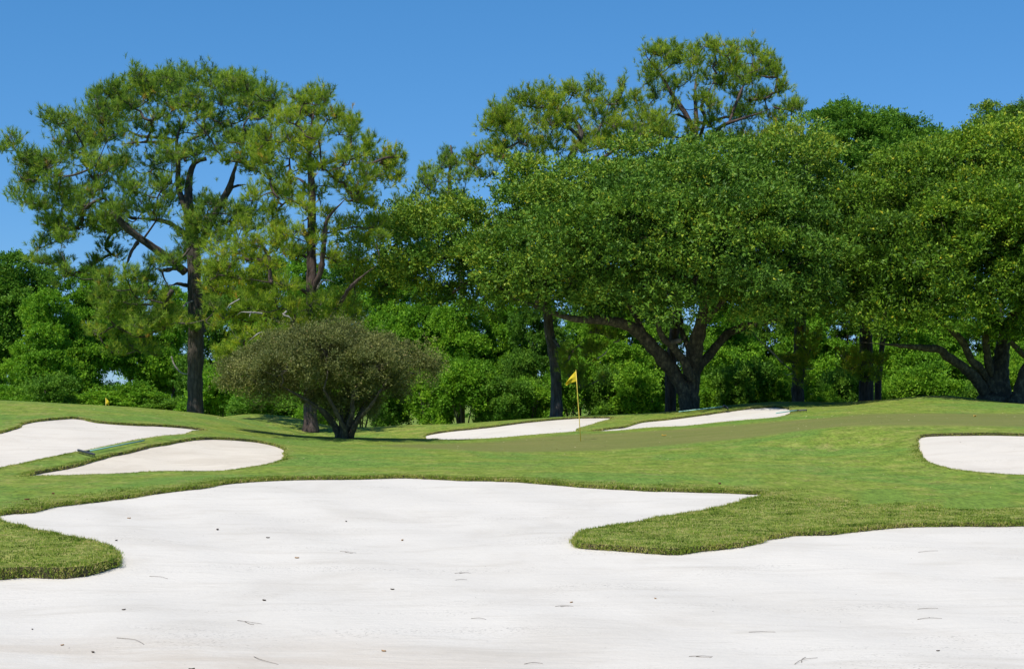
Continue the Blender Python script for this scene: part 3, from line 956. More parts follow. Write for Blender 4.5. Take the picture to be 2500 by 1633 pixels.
pine('tall_pine', 'tallest pine on the left, wide flat-topped crown, thick dark trunk behind the left bunkers', 477, 64,
 [(477, 1012, 19), (477, 900, 18.5), (479, 800, 19), (476, 726, 18), (474, 640, 17), (467, 560, 15), (461, 516, 13), (460, 457, 9), (466, 419, 8), (478, 395, 6), (504, 388, 5)],
 [[(465, 545, 12), (452, 500, 11), (437, 465, 9), (434, 400, 7.5), (433, 335, 6, .6), (450, 289, 4.5, 1), (447, 250, 3.5, 1)],
  [(492, 600, 12), (512, 545, 11, -.5), (529, 512, 10.5, -1), (559, 461, 9.5, -1.4), (576, 402, 7, -1.6), (592, 360, 5, -1.8), (600, 320, 3, -2)],
  [(452, 665, 12), (420, 638, 12, -.3), (399, 621, 11.5, -.6), (349, 587, 10.5, -1), (307, 554, 10, -1.2), (273, 512, 9, -1.5), (252, 474, 8.5, -1.5), (239, 428, 6, -1.8), (223, 402, 4.5, -1.8)],
  [(450, 570, 8), (425, 552, 6.5, .5), (403, 541, 6.5, 1), (361, 535, 6, 1.5), (307, 533, 4, 2)],
  [(336, 592, 6, -1), (322, 612, 5, -1.2), (311, 640, 4, -1.4), (300, 668, 3, -1.4)],
  [(445, 655, 6, -.5), (412, 657, 4.5, -1.5), (397, 663, 4.5, -2.0), (403, 684, 4, -2.3), (420, 709, 2.5, -2.5)],
  [(455, 697, 6), (432, 693, 4.5, -.8), (416, 699, 3.5, -1.4)],
  [(433, 340, 5, .6), (403, 348, 4.5, .2), (357, 347, 4, -.4), (294, 352, 3, -1)],
  [(425, 342, 4.5, .6), (380, 335, 4.5, 1.2), (336, 331, 4, 1.5), (286, 302, 3.2, 1.8), (269, 289, 2.6, 2)],
  [(452, 394, 4), (455, 350, 4, .8), (487, 331, 4, 1.2), (525, 310, 3.5, 1.5), (565, 285, 3, 1.7), (584, 268, 2.4, 1.8)],
  [(252, 484, 5, -1.5), (228, 494, 4.5, -1.7), (202, 512, 3, -2)],
  [(226, 410, 3.5, -1.8), (170, 430, 3, -1.4), (122, 423, 2.5, -1.2)],
  [(583, 390, 4, -1.7), (625, 415, 3, -1), (665, 445, 2.2, -.6)],
  [(556, 463, 5, -1.4), (575, 455, 4, -1.2), (605, 450, 3, -1)]],
 T1, M['pine_bark'], M['needle_dark'], 3.6, 400, 360, tufts=36, tint=.42, warm_low=.28,
 dead=[[(397, 663, 3, -2), (385, 655, 2.4, -2.3), (372, 660, 1.5, -2.4)], [(470, 735, 3, -.6), (450, 745, 2.4, -1.2), (446, 768, 1.8, -1.4), (452, 785, 1.2, -1.5)],
       [(418, 870, 2.4, 1.5), (428, 895, 2.2, 1.4), (447, 912, 2.2, 1), (466, 912, 2.4, .3)]])

# ---- second pine
T2 = z1([(1720, 300, 50, 40), (1810, 310, 70, 40), (1890, 330, 60, 45), (1690, 370, 80, 45), (1790, 400, 80, 45), (1900, 420, 70, 45), (2000, 440, 60, 40), (2040, 470, 40, 35), (1620, 450, 80, 45), (1720, 500, 90, 50), (1850, 510, 80, 45), (1960, 520, 55, 35),
  (1560, 560, 90, 45), (1680, 610, 100, 45), (1790, 600, 70, 40), (2050, 590, 70, 40), (2150, 570, 50, 45), (2210, 620, 55, 50), (2250, 680, 50, 40), (2320, 660, 35, 45), (2320, 740, 45, 45), (2000, 680, 90, 40), (2110, 700, 80, 40), (2160, 760, 80, 40), (1850, 690, 80, 40),
  (1500, 650, 80, 40), (1960, 790, 80, 45), (2070, 830, 80, 45), (2130, 880, 70, 45), (1850, 860, 60, 40), (1500, 880, 60, 40), (1560, 930, 60, 40), (2160, 940, 55, 35), (1740, 930, 60, 40), (1600, 1050, 80, 40), (1690, 1070, 70, 40), (1480, 1060, 80, 40), (1400, 1150, 90, 45), (1520, 1160, 90, 45), (1640, 1170, 90, 45),
  (1860, 1110, 80, 40), (2020, 1060, 80, 40), (2100, 1130, 80, 40), (1750, 1190, 80, 40), (1330, 1250, 90, 40), (1450, 1260, 90, 40), (1570, 1280, 80, 40), (1950, 1230, 80, 40), (2060, 1220, 80, 40), (1260, 1330, 70, 40), (1280, 1180, 70, 40), (2150, 1030, 60, 40), (1880, 980, 60, 40), (1560, 680, 70, 40), (1600, 760, 60, 35), (1700, 780, 60, 40), (1650, 860, 60, 40), (1560, 830, 60, 35), (1750, 700, 60, 40)]) + \
 z2([(1420, 170, 90, 40), (1530, 200, 90, 45), (1640, 210, 80, 40), (1480, 290, 90, 45), (1590, 300, 90, 45), (1690, 320, 70, 40), (1890, 280, 80, 45), (1990, 330, 80, 45), (2070, 370, 60, 40), (1380, 380, 80, 40), (1500, 400, 90, 45), (1620, 420, 80, 45), (1720, 430, 60, 40), (1900, 410, 80, 45), (1990, 440, 60, 40),
  (1420, 500, 80, 40), (1540, 510, 80, 40), (1330, 590, 60, 35), (1430, 600, 70, 40), (1310, 660, 50, 30), (1660, 510, 70, 40), (1310, 240, 80, 40), (1270, 130, 80, 40)])
pine('tall_pine', 'second pine, yellow-green crown leaning on the tallest pine, trunk behind the round shrub', 758, 58,
 [(758, 1063, 15.5), (757, 1000, 15), (756, 900, 14), (760, 780, 14), (761, 688, 12.5), (760, 600, 11), (762, 520, 10), (760, 436, 8), (755, 380, 6), (760, 320, 4), (765, 280, 3)],
 [[(764, 720, 9), (780, 670, 8, -.5), (786, 646, 8, -.6), (790, 600, 7.5, -.8), (798, 541, 7, -1), (815, 515, 6, -1.2), (840, 490, 5, -1.5), (860, 465, 3.5, -1.7)],
  [(800, 790, 7), (840, 725, 6, -1), (857, 700, 6, -1.4), (890, 670, 5, -1.8), (916, 650, 4, -2), (925, 630, 3, -2)],
  [(758, 590, 6), (742, 560, 5.5, -.6), (740, 540, 5, -.9)],
  [(762, 470, 5), (735, 440, 4, 1), (700, 430, 3, 1.6)],
  [(762, 500, 5), (735, 500, 3.5, -.8), (705, 485, 2.6, -1.2), (680, 483, 2, -1.4)],
  [(756, 720, 6), (720, 700, 4.5, -1), (660, 690, 3.5, -1.8), (600, 680, 3, -2.4)],
  [(762, 400, 4), (800, 400, 3.2, -.6), (850, 380, 2.6, -1), (900, 400, 2.2, -1.2)]],
 T2, M['red_bark'], M['needle_warm'], 2.8, 750, 240, tufts=36, tint=.5,
 dead=[[(640, 765, 3, -2.6), (610, 763, 2.6, -3), (590, 762, 2, -3.1), (578, 770, 1.4, -3.1)], [(612, 764, 2, -3), (608, 776, 1.4, -3)], [(700, 760, 3, -2.6), (692, 768, 3, -2.7), (708, 775, 2.5, -2.7), (712, 785, 1.5, -2.7)],
       [(775, 705, 3.5, -1), (785, 688, 3.5, -1.3), (800, 684, 3, -1.5), (818, 690, 2, -1.6)], [(585, 730, 2, -3), (560, 745, 1.8, -3), (552, 758, 1.2, -3)], [(640, 810, 2, -2.9), (625, 818, 1.6, -3), (605, 835, 1.2, -3)]])

# ---- pine with the leaning trunk, left of the flag
T4 = z3([(720, 520, 60, 45), (800, 510, 80, 50), (900, 460, 80, 50), (1000, 450, 80, 50), (1090, 440, 80, 50), (1180, 410, 70, 45), (1270, 380, 60, 40), (1350, 420, 60, 40), (1420, 440, 50, 40), (1455, 370, 25, 45), (1480, 460, 35, 30), (680, 600, 50, 50), (780, 600, 80, 45), (890, 580, 90, 45), (1000, 560, 90, 45), (1110, 550, 90, 45), (1220, 520, 80, 45), (1320, 520, 80, 45), (1440, 560, 70, 40), (1560, 540, 70, 40), (1660, 590, 70, 40), (1740, 630, 50, 35), (1550, 620, 80, 40), (1380, 630, 90, 40), (1240, 640, 80, 40), (690, 710, 55, 35), (790, 700, 80, 40), (910, 680, 80, 40), (640, 790, 45, 40), (740, 800, 60, 40), (690, 870, 55, 30), (1080, 720, 90, 40), (1230, 740, 80, 35), (1430, 710, 80, 35), (980, 750, 60, 35), (870, 800, 60, 35), (1560, 700, 80, 35), (1660, 680, 70, 30)]) + \
 [(c[0], c[1], c[2], c[3], -2.5) for c in z4([(1190, 620, 60, 35), (1260, 610, 50, 30), (1160, 700, 40, 35), (1220, 690, 50, 30), (1230, 780, 40, 25), (1310, 490, 50, 22), (1390, 490, 40, 20), (1330, 560, 40, 25), (1380, 790, 25, 20)])]
pine('tall_pine', 'pine with slightly leaning grey trunk left of the flagstick, crown rising above the oak', 1357, 66,
 [(1357, 1022, 15), (1358, 930, 13), (1350, 860, 12), (1339, 790, 12), (1335, 650, 11), (1345, 520, 10), (1370, 430, 9), (1400, 370, 7), (1420, 330, 6), (1400, 290, 4), (1370, 270, 3)],
 [[(1425, 352, 6), (1408, 330, 5.5, -.6), (1388, 310, 5, -1), (1372, 285, 4, -1.2), (1362, 265, 3, -1.4)],
  [(1380, 430, 6), (1450, 400, 5, -.5), (1513, 355, 5, -1), (1509, 340, 5, -1), (1535, 322, 4, -1.2), (1550, 300, 3, -1.4)],
  [(1360, 450, 6), (1320, 420, 5, -.8), (1300, 395, 5, -1), (1285, 355, 4, -1)],
  [(1340, 500, 5), (1295, 420, 4, -1.5), (1265, 400, 3.5, -1.8), (1210, 373, 2.6, -2)],
  [(1345, 820, 5), (1380, 860, 3, -1.6), (1410, 845, 2.6, -2.4), (1440, 810, 2.2, -2.6)],
  [(1440, 360, 4), (1470, 300, 3.5, .8), (1490, 250, 2.6, 1.2), (1510, 215, 2, 1.3)]],
 T4, M['grey_bark'], M['needle_warm'], 3.2, 1400, 260, tufts=36, tint=.45,
 dead=[[(1458, 876, 2.5, -2.6), (1478, 862, 2.4, -2.6), (1484, 850, 2, -2.7)], [(1498, 835, 2.5, -2.6), (1510, 832, 3, -2.6), (1512, 825, 2, -2.6)]])

# ---- tallest pine top behind the oak
T5 = z3([(1620, 180, 40, 35), (1690, 170, 60, 40), (1780, 160, 60, 38), (1870, 145, 60, 38), (1960, 125, 60, 35), (2050, 150, 60, 35), (2140, 150, 60, 38), (2230, 160, 55, 38), (2290, 190, 45, 40), (1620, 260, 50, 40), (1710, 250, 60, 38), (1800, 240, 65, 40), (1900, 230, 65, 40), (2000, 230, 65, 40), (2100, 240, 65, 40), (2200, 250, 65, 40), (2330, 230, 50, 40), (1600, 340, 50, 35), (1720, 330, 55, 32), (1850, 330, 65, 38), (1960, 320, 65, 38), (2060, 330, 60, 36), (2160, 340, 60, 38), (2280, 330, 65, 40), (2380, 300, 50, 40), (1660, 420, 45, 32), (1900, 420, 60, 35), (2030, 430, 60, 35), (2160, 450, 65, 38), (2280, 430, 65, 38), (2400, 400, 55, 38), (1600, 480, 60, 35), (1680, 550, 75, 35), (1760, 480, 40, 28), (1990, 540, 65, 38), (2100, 540, 65, 38), (2210, 550, 70, 38), (2330, 530, 60, 38), (2440, 480, 55, 40), (2490, 500, 40, 35), (1890, 620, 55, 32), (2050, 640, 65, 32), (2170, 640, 65, 32), (2300, 640, 65, 35), (2400, 600, 55, 35), (1640, 610, 60, 30), (1740, 640, 35, 25)])
pine('tall_pine', 'highest pine in the picture, airy rounded top above the oak, reddish trunk beside it', 1640, 70,
 [(1638, 1010, 14), (1636, 930, 13.5), (1642, 850, 12.5), (1660, 700, 11.5), (1680, 500, 10.5), (1698, 370, 9), (1697, 330, 7.5), (1670, 272, 6), (1640, 230, 5), (1612, 180, 3.5)],
 [[(1699, 350, 7), (1700, 290, 6, .6), (1697, 240, 5, 1), (1700, 190, 4, 1.4), (1715, 140, 3, 1.5)],
  [(1700, 360, 7), (1740, 340, 6, -1), (1755, 315, 5.5, -1.2), (1775, 302, 5, -1.4), (1850, 278, 4.5, -1.8), (1890, 262, 3.5, -2)],
  [(1705, 345, 5), (1722, 290, 5, -.6), (1712, 262, 4.5, -.8), (1728, 230, 4, -1), (1750, 180, 3, -1.2)],
  [(1690, 300, 4.5), (1660, 282, 3.6, -.8), (1632, 280, 2.6, -1.2)],
  [(1780, 300, 4, -1.4), (1815, 210, 4, -.8), (1840, 180, 3, -.6)]],
 T5, M['red_bark'], M['needle_warm'], 3.2, 1750, 210, tufts=34, tint=.42)

# ---- small pine top between
T6p = z3([(470, 740, 40, 35), (510, 790, 55, 38), (440, 790, 50, 35), (400, 860, 60, 35), (340, 900, 45, 35), (470, 880, 55, 32), (550, 860, 45, 30), (300, 990, 45, 32), (390, 980, 60, 35), (480, 990, 55, 35), (560, 1000, 45, 28), (170, 1070, 60, 35), (260, 1080, 60, 35), (360, 1090, 60, 35), (450, 1080, 55, 32), (230, 1150, 60, 35), (130, 1140, 55, 35)])
pine('tall_pine', 'smaller thin pine showing between the yellow-green pine and the oak', 1125, 92,
 [(1125, 1062, 9), (1128, 900, 8), (1128, 700, 7), (1118, 560, 6), (1100, 470, 5), (1097, 430, 4), (1104, 380, 3), (1100, 355, 2)],
 [[(1115, 540, 4), (1085, 500, 3.2, -.6), (1040, 490, 2.4, -1)], [(1105, 500, 3.5), (1130, 470, 2.6, .5), (1140, 440, 2, .7)]],
 T6p, M['pine_bark'], M['needle_dark'], 1.6, 1100, 110, tufts=34, tint=.5)

# ---- pines hidden behind the oaks
T8 = z5([(350, 330, 80, 35), (440, 330, 60, 35), (480, 270, 50, 40), (560, 270, 50, 45), (570, 340, 60, 40), (640, 380, 60, 40), (700, 350, 55, 35), (760, 350, 50, 40), (800, 420, 40, 40), (720, 430, 60, 35), (640, 440, 50, 30)]) + \
 [(1955, 880, 26, 15, -3), (1978, 850, 22, 12, -3), (1930, 872, 22, 13, -3), (1992, 818, 26, 14, -3.2), (1948, 902, 22, 12, -2.6), (1972, 880, 20, 12, -3)]
pine('tall_pine', 'dark pine trunk with hanging needle tufts behind the right rear bunker', 1947, 68,
 [(1947, 984, 16), (1948, 950, 15.5), (1950, 900, 15), (1955, 750, 13), (1960, 550, 10), (1965, 420, 7), (1960, 340, 4)],
 [[(1952, 890, 5), (1968, 870, 3, -1.5), (1985, 830, 2.4, -3)], [(1950, 920, 4), (1935, 895, 2.6, -1.5), (1930, 880, 2, -2.6)]],
 T8, M['pine_bark'], M['needle_warm'], 2.5, 1970, 90, tufts=32, tint=.55,
 dead=[[(1940, 905, 2.5, -2), (1915, 890, 2.2, -3), (1870, 845, 3, -3.4), (1848, 825, 3.6, -3.6), (1836, 808, 3, -3.6)], [(1962, 902, 1.6, -2.5), (1985, 900, 1.4, -3), (1993, 892, 1, -3)], [(1935, 912, 1.6, -2.6), (1920, 915, 1.4, -3), (1914, 906, 1, -3)]])
T9 = [(2078, 882, 26, 14, -3), (2120, 898, 26, 14, -3), (2100, 866, 26, 13, -3), (2065, 860, 22, 12, -3), (2135, 875, 22, 13, -3), (2095, 905, 24, 12, -2.6), (2115, 915, 20, 10, -2.2), (2080, 700, 60, 30), (2130, 600, 70, 40), (2110, 480, 60, 40)]
pine('tall_pine', 'thickest dark pine trunk between the grass hump and the right rear bunker', 2115, 67,
 [(2115, 985, 18), (2115, 950, 17.5), (2115, 900, 17), (2113, 750, 14), (2112, 600, 10), (2110, 470, 5)],
 [[(2113, 910, 4), (2095, 890, 2.6, -1.5), (2072, 868, 2, -3)]],
 T9, M['pine_bark'], M['needle_warm'], 2.0, 2110, 90, tufts=30, tint=.55,
 dead=[[(2100, 905, 2.2, -2.2), (2075, 888, 2, -3), (2052, 866, 1.6, -3.2)], [(2078, 880, 1.6, -2.6), (2066, 845, 1.4, -3)]])

# ------------------------------------------------------------------ broadleaf trees
def lobes_px(lst, D, root, k=1.0504, deep=1.0):
    out = []
    for c in lst:
        d = D + (c[4] if len(c) > 4 else 0)
        p = Pp(c[0] * k, c[1] * k, d) - root
        rx, rz = c[2] * k * d / F, c[3] * k * d / F
        out.append((*p, rx, (c[5] if len(c) > 5 else (rx + rz) / 2) * deep, rz))
    return out

def connect(lobes, sp_list, bark, parent, r=.05, name='branches', subs=None, nsub=60):
    NA = np.concatenate([s[2:, :3] for s in sp_list])
    g = Geo()
    for L in lobes:
        c = np.array(L[:3])
        j = int((np.linalg.norm(NA - c, axis=1) + .5 * np.maximum(0, NA[:, 2] - c[2])).argmin())
        a = NA[j]; ln = np.linalg.norm(c - a)
        path = smooth_path([a, a + (c - a) * .35 + rng.normal(size=3) * ln * .08 + np.array([0, 0, .05 * ln]), a + (c - a) * .7 + rng.normal(size=3) * ln * .08, c], 8)
        g.tube(path, np.linspace(r * 1.6, r * .7, 8), 6)
        NA = np.concatenate([NA, path[3:]])
    if subs is not None:
        for c in subs[rng.permutation(len(subs))[:nsub]]:
            j = int(np.linalg.norm(NA - c, axis=1).argmin())
            a = NA[j]; ln = np.linalg.norm(c - a)
            path = smooth_path([a, (a + c) / 2 + rng.normal(size=3) * ln * .1, c], 5)
            g.tube(path, np.linspace(r * .45, r * .12, 5), 4)
    tag(mesh_obj(name, g.mesh(name, bark), parent), kind='stuff')

rng = np.random.default_rng(101)
# ---- the great live oak
OD = 63.0
ox = (1676 - CX) * OD / F
oroot = np.array([ox, OD, float(height(ox, OD))])
oak = empty('live_oak', oroot, 'great spreading live oak with forked trunk, right of the flagstick', 'oak tree', 'live oaks beyond the green')
sps = []
for nm, path, fl in [
 ('trunk', [(1683, 1010, 21), (1684, 985, 21), (1687, 950, 21), (1690, 905, 21), (1696, 858, 20, -.3), (1706, 810, 17, -.6), (1716, 770, 13, -.8), (1725, 690, 10, -.8), (1740, 600, 7, -.6)], True),
 ('trunk', [(1676, 1010, 15, -.3), (1674, 985, 15, -.3), (1667, 950, 16, -.3), (1644, 908, 17, -.4), (1606, 862, 17, -.8), (1570, 822, 16, -1.2), (1538, 797, 14, -1.6), (1494, 784, 12, -2), (1450, 781, 10.5, -2.4), (1400, 778, 8, -2.8), (1340, 760, 6, -3), (1260, 730, 4, -3)], True),
 ('limb', [(1700, 905, 15), (1735, 862, 13, .4), (1773, 818, 12, .8), (1818, 797, 11, 1), (1862, 791, 9, 1.2), (1920, 770, 7, 1.4), (1990, 740, 4, 1.4)], False),
 ('limb', [(1690, 925, 14, -.6), (1668, 880, 12, -1), (1640, 845, 11, -1.4), (1615, 820, 9, -1.6), (1600, 770, 7, -1.8), (1570, 700, 5, -1.8)], False),
 ('limb', [(1690, 880, 9, .5), (1678, 840, 9, .8), (1666, 815, 8, 1), (1660, 770, 7, 1.2), (1640, 680, 5, 1.4)], False),
 ('limb', [(1580, 830, 10, -1), (1545, 760, 8, -.5), (1510, 700, 6, 0), (1450, 620, 4, 0)], False),
 ('limb', [(1712, 800, 10, -.6), (1760, 740, 8, -.9), (1820, 680, 6, -1), (1880, 600, 4, -1)], False)]:
    _, s_ = limb_obj(nm, path, OD, oroot, oak, M['oak_bark'], 12, fl, .05, .18)
    sps.append(s_)
stub, _ = limb_obj('stub', [(1640, 836, 6, -2.2), (1655, 832, 6.2, -2.6), (1664, 831, 6, -2.7)], OD, oroot, oak, M['twig'], 10, False, .02)
OAK = [(1320, 470, 130, 95, 0), (1500, 430, 140, 90, .5), (1660, 420, 140, 95, 1), (1800, 440, 130, 95, 1), (1920, 510, 120, 95, 1), (1190, 540, 115, 85, -1), (1060, 590, 105, 75, -1.5), (970, 620, 75, 65, -1), (1120, 650, 120, 60, -2), (1290, 590, 140, 90, -3.2), (1480, 560, 150, 100, -4), (1670, 560, 150, 100, -4), (1850, 590, 130, 90, -3), (1980, 640, 100, 75, -1.5),
  (1230, 657, 100, 45, -3), (1390, 642, 110, 55, -4.2), (1540, 652, 110, 55, -4.6), (1690, 652, 115, 58, -4.6), (1820, 672, 105, 55, -3.8), (1930, 692, 85, 45, -2.5), (1500, 500, 170, 90, 4), (1700, 500, 170, 90, 4.5), (1300, 540, 150, 90, 3), (1880, 570, 140, 90, 3.5), (1400, 520, 110, 80, -2), (1590, 490, 120, 85, -2.4), (1760, 500, 110, 80, -2), (900, 660, 40, 35, -1), (905, 600, 60, 50, -.8), (940, 545, 50, 38, -.3), (1010, 540, 70, 48, .3), (885, 685, 40, 34, -.8), (1030, 690, 50, 28, -1.5), (1470, 687, 90, 32, -4.2), (1620, 692, 90, 34, -4.8), (1760, 707, 80, 34, -4), (1870, 717, 80, 32, -2.6), (1320, 677, 80, 34, -3.4), (1160, 672, 80, 30, -2.5), (1450, 660, 140, 60, 3.5), (1650, 660, 140, 60, 4), (1820, 690, 120, 50, 3), (1280, 650, 120, 50, 2)]
olobes = lobes_px(OAK, OD, oroot)
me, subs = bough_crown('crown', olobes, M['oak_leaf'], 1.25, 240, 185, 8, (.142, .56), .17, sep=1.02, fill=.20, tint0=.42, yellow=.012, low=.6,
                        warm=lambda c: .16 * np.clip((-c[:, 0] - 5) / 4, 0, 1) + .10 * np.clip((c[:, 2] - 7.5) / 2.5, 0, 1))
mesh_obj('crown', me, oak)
connect(olobes, sps, M['oak_bark'], oak, .06, subs=subs, nsub=260)

rng = np.random.default_rng(102)
# ---- right live oak
RD = 62.0
rx_ = (2428 - CX) * RD / F
rroot = np.array([rx_, RD, float(height(rx_, RD))])
oak2 = empty('live_oak', rroot, 'yellow-green live oak at the right behind the grass hump, several twisting dark limbs', 'oak tree', 'live oaks beyond the green')
sps2 = []
for nm, path, fl in [
 ('trunk', [(2430, 990, 36), (2430, 970, 32), (2432, 940, 30), (2438, 910, 24), (2446, 870, 19, .3), (2452, 835, 16, .5), (2466, 787, 14, .6), (2490, 746, 12, .6), (2510, 690, 9, .6), (2530, 600, 6, .6)], True),
 ('limb', [(2412, 970, 17), (2402, 957, 17, -.3), (2382, 922, 16, -.6), (2352, 897, 14, -1), (2313, 870, 13, -1.4), (2292, 853, 12, -1.6), (2239, 848, 10, -2), (2182, 842, 8, -2.4), (2144, 839, 6, -2.6), (2078, 833, 4, -2.8)], False),
 ('limb', [(2412, 930, 14), (2395, 900, 12, -.8), (2372, 880, 11, -1.2), (2352, 838, 10.5, -1.6), (2324, 808, 10, -1.8), (2286, 778, 8, -2), (2250, 730, 6, -2)], False),
 ('limb', [(2420, 920, 14), (2413, 890, 12, -.8), (2407, 835, 10, -1.2), (2400, 778, 9, -1.4), (2390, 700, 7, -1.4), (2370, 600, 5, -1)], False),
 ('limb', [(2455, 830, 8, .4), (2430, 780, 7, 1.4), (2400, 740, 6, 2)], False)]:
    _, s_ = limb_obj(nm, path, RD, rroot, oak2, M['oak_bark'], 12, fl, .06)
    sps2.append(s_)
OAK2 = [(2100, 490, 105, 90, 0), (2200, 430, 120, 90, .5), (2330, 390, 120, 95, .5), (2100, 610, 105, 95, -2.5), (2230, 570, 125, 100, -3.2), (2370, 550, 120, 100, -3.5), (2120, 710, 85, 50, -3), (2240, 690, 110, 55, -3.6), (2360, 680, 95, 60, -3.6), (2470, 450, 110, 100, 0), (2500, 600, 120, 100, -2.5), (2600, 500, 120, 110, 0), (2620, 650, 110, 75, -1), (2250, 500, 150, 100, 3.5), (2430, 520, 150, 110, 4), (2150, 580, 90, 80, 2), (2050, 690, 60, 45, -2.5), (2290, 470, 90, 70, -1.5), (2330, 770, 60, 22, -2.5), (2400, 760, 40, 25, 1)]
l2 = lobes_px(OAK2, RD, rroot)
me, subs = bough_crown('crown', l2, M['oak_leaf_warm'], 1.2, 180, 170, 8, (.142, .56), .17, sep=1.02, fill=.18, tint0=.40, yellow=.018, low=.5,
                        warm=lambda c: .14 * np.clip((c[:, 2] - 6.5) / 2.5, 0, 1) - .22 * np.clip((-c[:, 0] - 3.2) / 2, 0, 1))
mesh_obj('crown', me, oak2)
connect(l2, sps2, M['oak_bark'], oak2, .055, subs=subs, nsub=200)

rng = np.random.default_rng(103)
# ---- trunk leaning out at the right edge
x3 = (2500 - CX) * 61.0 / F
r3 = np.array([x3, 61.0, float(height(x3, 61.0))])
oak3 = empty('live_oak', r3, 'oak trunk cut off by the right edge of the picture, leaning right', 'oak tree', 'live oaks beyond the green')
_, sa = limb_obj('trunk', [(2488, 1000, 24), (2492, 970, 21), (2502, 920, 18), (2530, 860, 15), (2570, 790, 12), (2600, 700, 9)], 61, r3, oak3, M['oak_bark'], 12, True, .05)
_, sb_ = limb_obj('limb', [(2530, 880, 9), (2502, 868, 9, -.6), (2485, 852, 8.5, -1), (2470, 836, 7, -1.2), (2450, 800, 5, -1.4), (2440, 760, 3, -1.4)], 61, r3, oak3, M['oak_bark'], 10, False, .06)
l3 = lobes_px([(2540, 660, 80, 60), (2620, 600, 100, 80), (2680, 680, 90, 70), (2430, 700, 50, 35, -1.4)], 61, r3)
me, subs = crown_leaves('crown', l3, M['oak_leaf_warm'], .75, 130, 46, 9, (.11, .5), .17, tint0=.4, yellow=.03)
mesh_obj('crown', me, oak3)
connect(l3, [sa, sb_], M['oak_bark'], oak3, .05, subs=subs, nsub=30)

rng = np.random.default_rng(104)
# ---- umbrella-shaped shrub
SD = 47.5
sx = (840 - CX) * SD / F
sroot = np.array([sx, SD, float(height(sx, SD))])
shrub = empty('round_shrub', sroot, 'clipped umbrella-shaped grey-olive shrub at the left end of the putting green', 'shrub')
sps3 = []
for path in [[(830, 1076, 13), (822, 1050, 9), (805, 1020, 7, -.3), (770, 990, 5, -.6), (720, 960, 3, -.8), (660, 930, 2, -.8)],
             [(838, 1076, 14), (836, 1045, 8), (828, 1000, 6, .3), (800, 950, 4, .5), (770, 900, 2, .6)],
             [(845, 1076, 13), (848, 1050, 8, -.3), (860, 1010, 6, -.6), (862, 970, 5, -.8), (880, 920, 3, -1), (890, 870, 2, -1)],
             [(850, 1076, 13), (862, 1045, 9), (878, 1015, 7), (900, 975, 5.5), (945, 945, 4), (1000, 910, 2)],
             [(842, 1076, 12, .4), (845, 1030, 7, .6), (850, 980, 5, .9), (840, 920, 3, 1.2)],
             [(834, 1076, 10, .3), (815, 1040, 6, .6), (780, 1000, 4, 1), (740, 950, 3, 1.3)],
             [(846, 1076, 10, -.3), (838, 1040, 6, -.7), (815, 995, 4.5, -1.1), (790, 950, 3, -1.4)],
             [(852, 1076, 10, -.2), (872, 1030, 6, -.7), (905, 990, 4, -1.2), (930, 950, 3, -1.4)]]:
    _, s_ = limb_obj('stem', path, SD, sroot, shrub, M['oak_bark'], 7, False, .08)
    sps3.append(s_)
SH = [(1005, 912, 55, 32), (1025, 905, 34, 26), (570, 925, 40, 30), (800, 876, 120, 62), (700, 896, 110, 62), (900, 886, 100, 60), (620, 921, 75, 48), (980, 906, 72, 45), (650, 946, 80, 34), (760, 936, 120, 40), (880, 941, 110, 40), (965, 936, 70, 30), (830, 846, 80, 38), (590, 941, 48, 34, 0), (720, 866, 70, 40, 1.3), (900, 866, 70, 40, 1.3), (800, 866, 100, 45, -1.5), (700, 906, 90, 45, -1.5), (900, 906, 90, 45, -1.5), (800, 896, 120, 55, 1.8), (745, 960, 40, 20, 0), (840, 970, 60, 32, 0), (890, 985, 32, 34, .3), (800, 990, 34, 30, .4), (850, 1010, 36, 30, .5), (830, 1000, 40, 30, .8)]
sl = lobes_px(SH, SD, sroot, 1.0)
me, subs = crown_leaves('crown', sl, M['shrub_leaf'], .36, 720, 38, 8, (.07, .45), .13, tint0=.48, yellow=.03, up=.3)
mesh_obj('crown', me, shrub)
connect(sl, sps3, M['twig'], shrub, .02, subs=subs, nsub=220)

rng = np.random.default_rng(105)
# ------------------------------------------------------------------ woodland behind: prototypes, then single trees
def proto_tree(seed, mat, lobn, wide=4.0, h=12.0, low=2.2, tint0=.45, sub=150, leaf=(.20, .68)):
    r = np.random.default_rng(seed)
    lob = []
    for i in range(lobn):
        z = r.uniform(low, h * .86)
        f = math.sin(min(1, max(.08, (h - z) / (h - low) * 1.15)) * math.pi * .5)
        rad = wide * f * r.uniform(.35, .8)
        a = r.uniform(0, 2 * math.pi)
        s = r.uniform(.85, 1.5) * (1.0 + .25 * f)
        lob.append((math.cos(a) * rad, math.sin(a) * rad, z, s, s, s * r.uniform(.6, .85)))
    lob.append((0, 0, h - 1.2, 1.5, 1.5, 1.1))
    me, sc = bough_crown('crown', lob, mat, 1.0, int(sub * .4), 95, 7, leaf, .20, tint0=tint0, flat=.6, low=.5, sep=.95, fill=.08)
    g = Geo()
    tr = smooth_path([(0, 0, -.3), (r.normal() * .1, r.normal() * .1, h * .3), (r.normal() * .25, r.normal() * .25, h * .65), (0, 0, h * .92)], 12)
    g.tube(tr, np.linspace(.22, .04, 12), 7)
    for L in lob:
        c = np.array(L[:3]); j = int(np.clip(np.searchsorted(tr[:, 2], c[2] - 1.6), 1, 10))
        g.tube(smooth_path([tr[j], (tr[j] + c) / 2 + r.normal(size=3) * .2, c], 6), np.linspace(.09, .03, 6), 5)
    for c in sc[::2]:
        L = min(lob, key=lambda q: np.linalg.norm(np.array(q[:3]) - c))
        g.tube([L[:3], c], [.03, .012], 3)
    return me, g.mesh('trunk', M['pine_bark'])
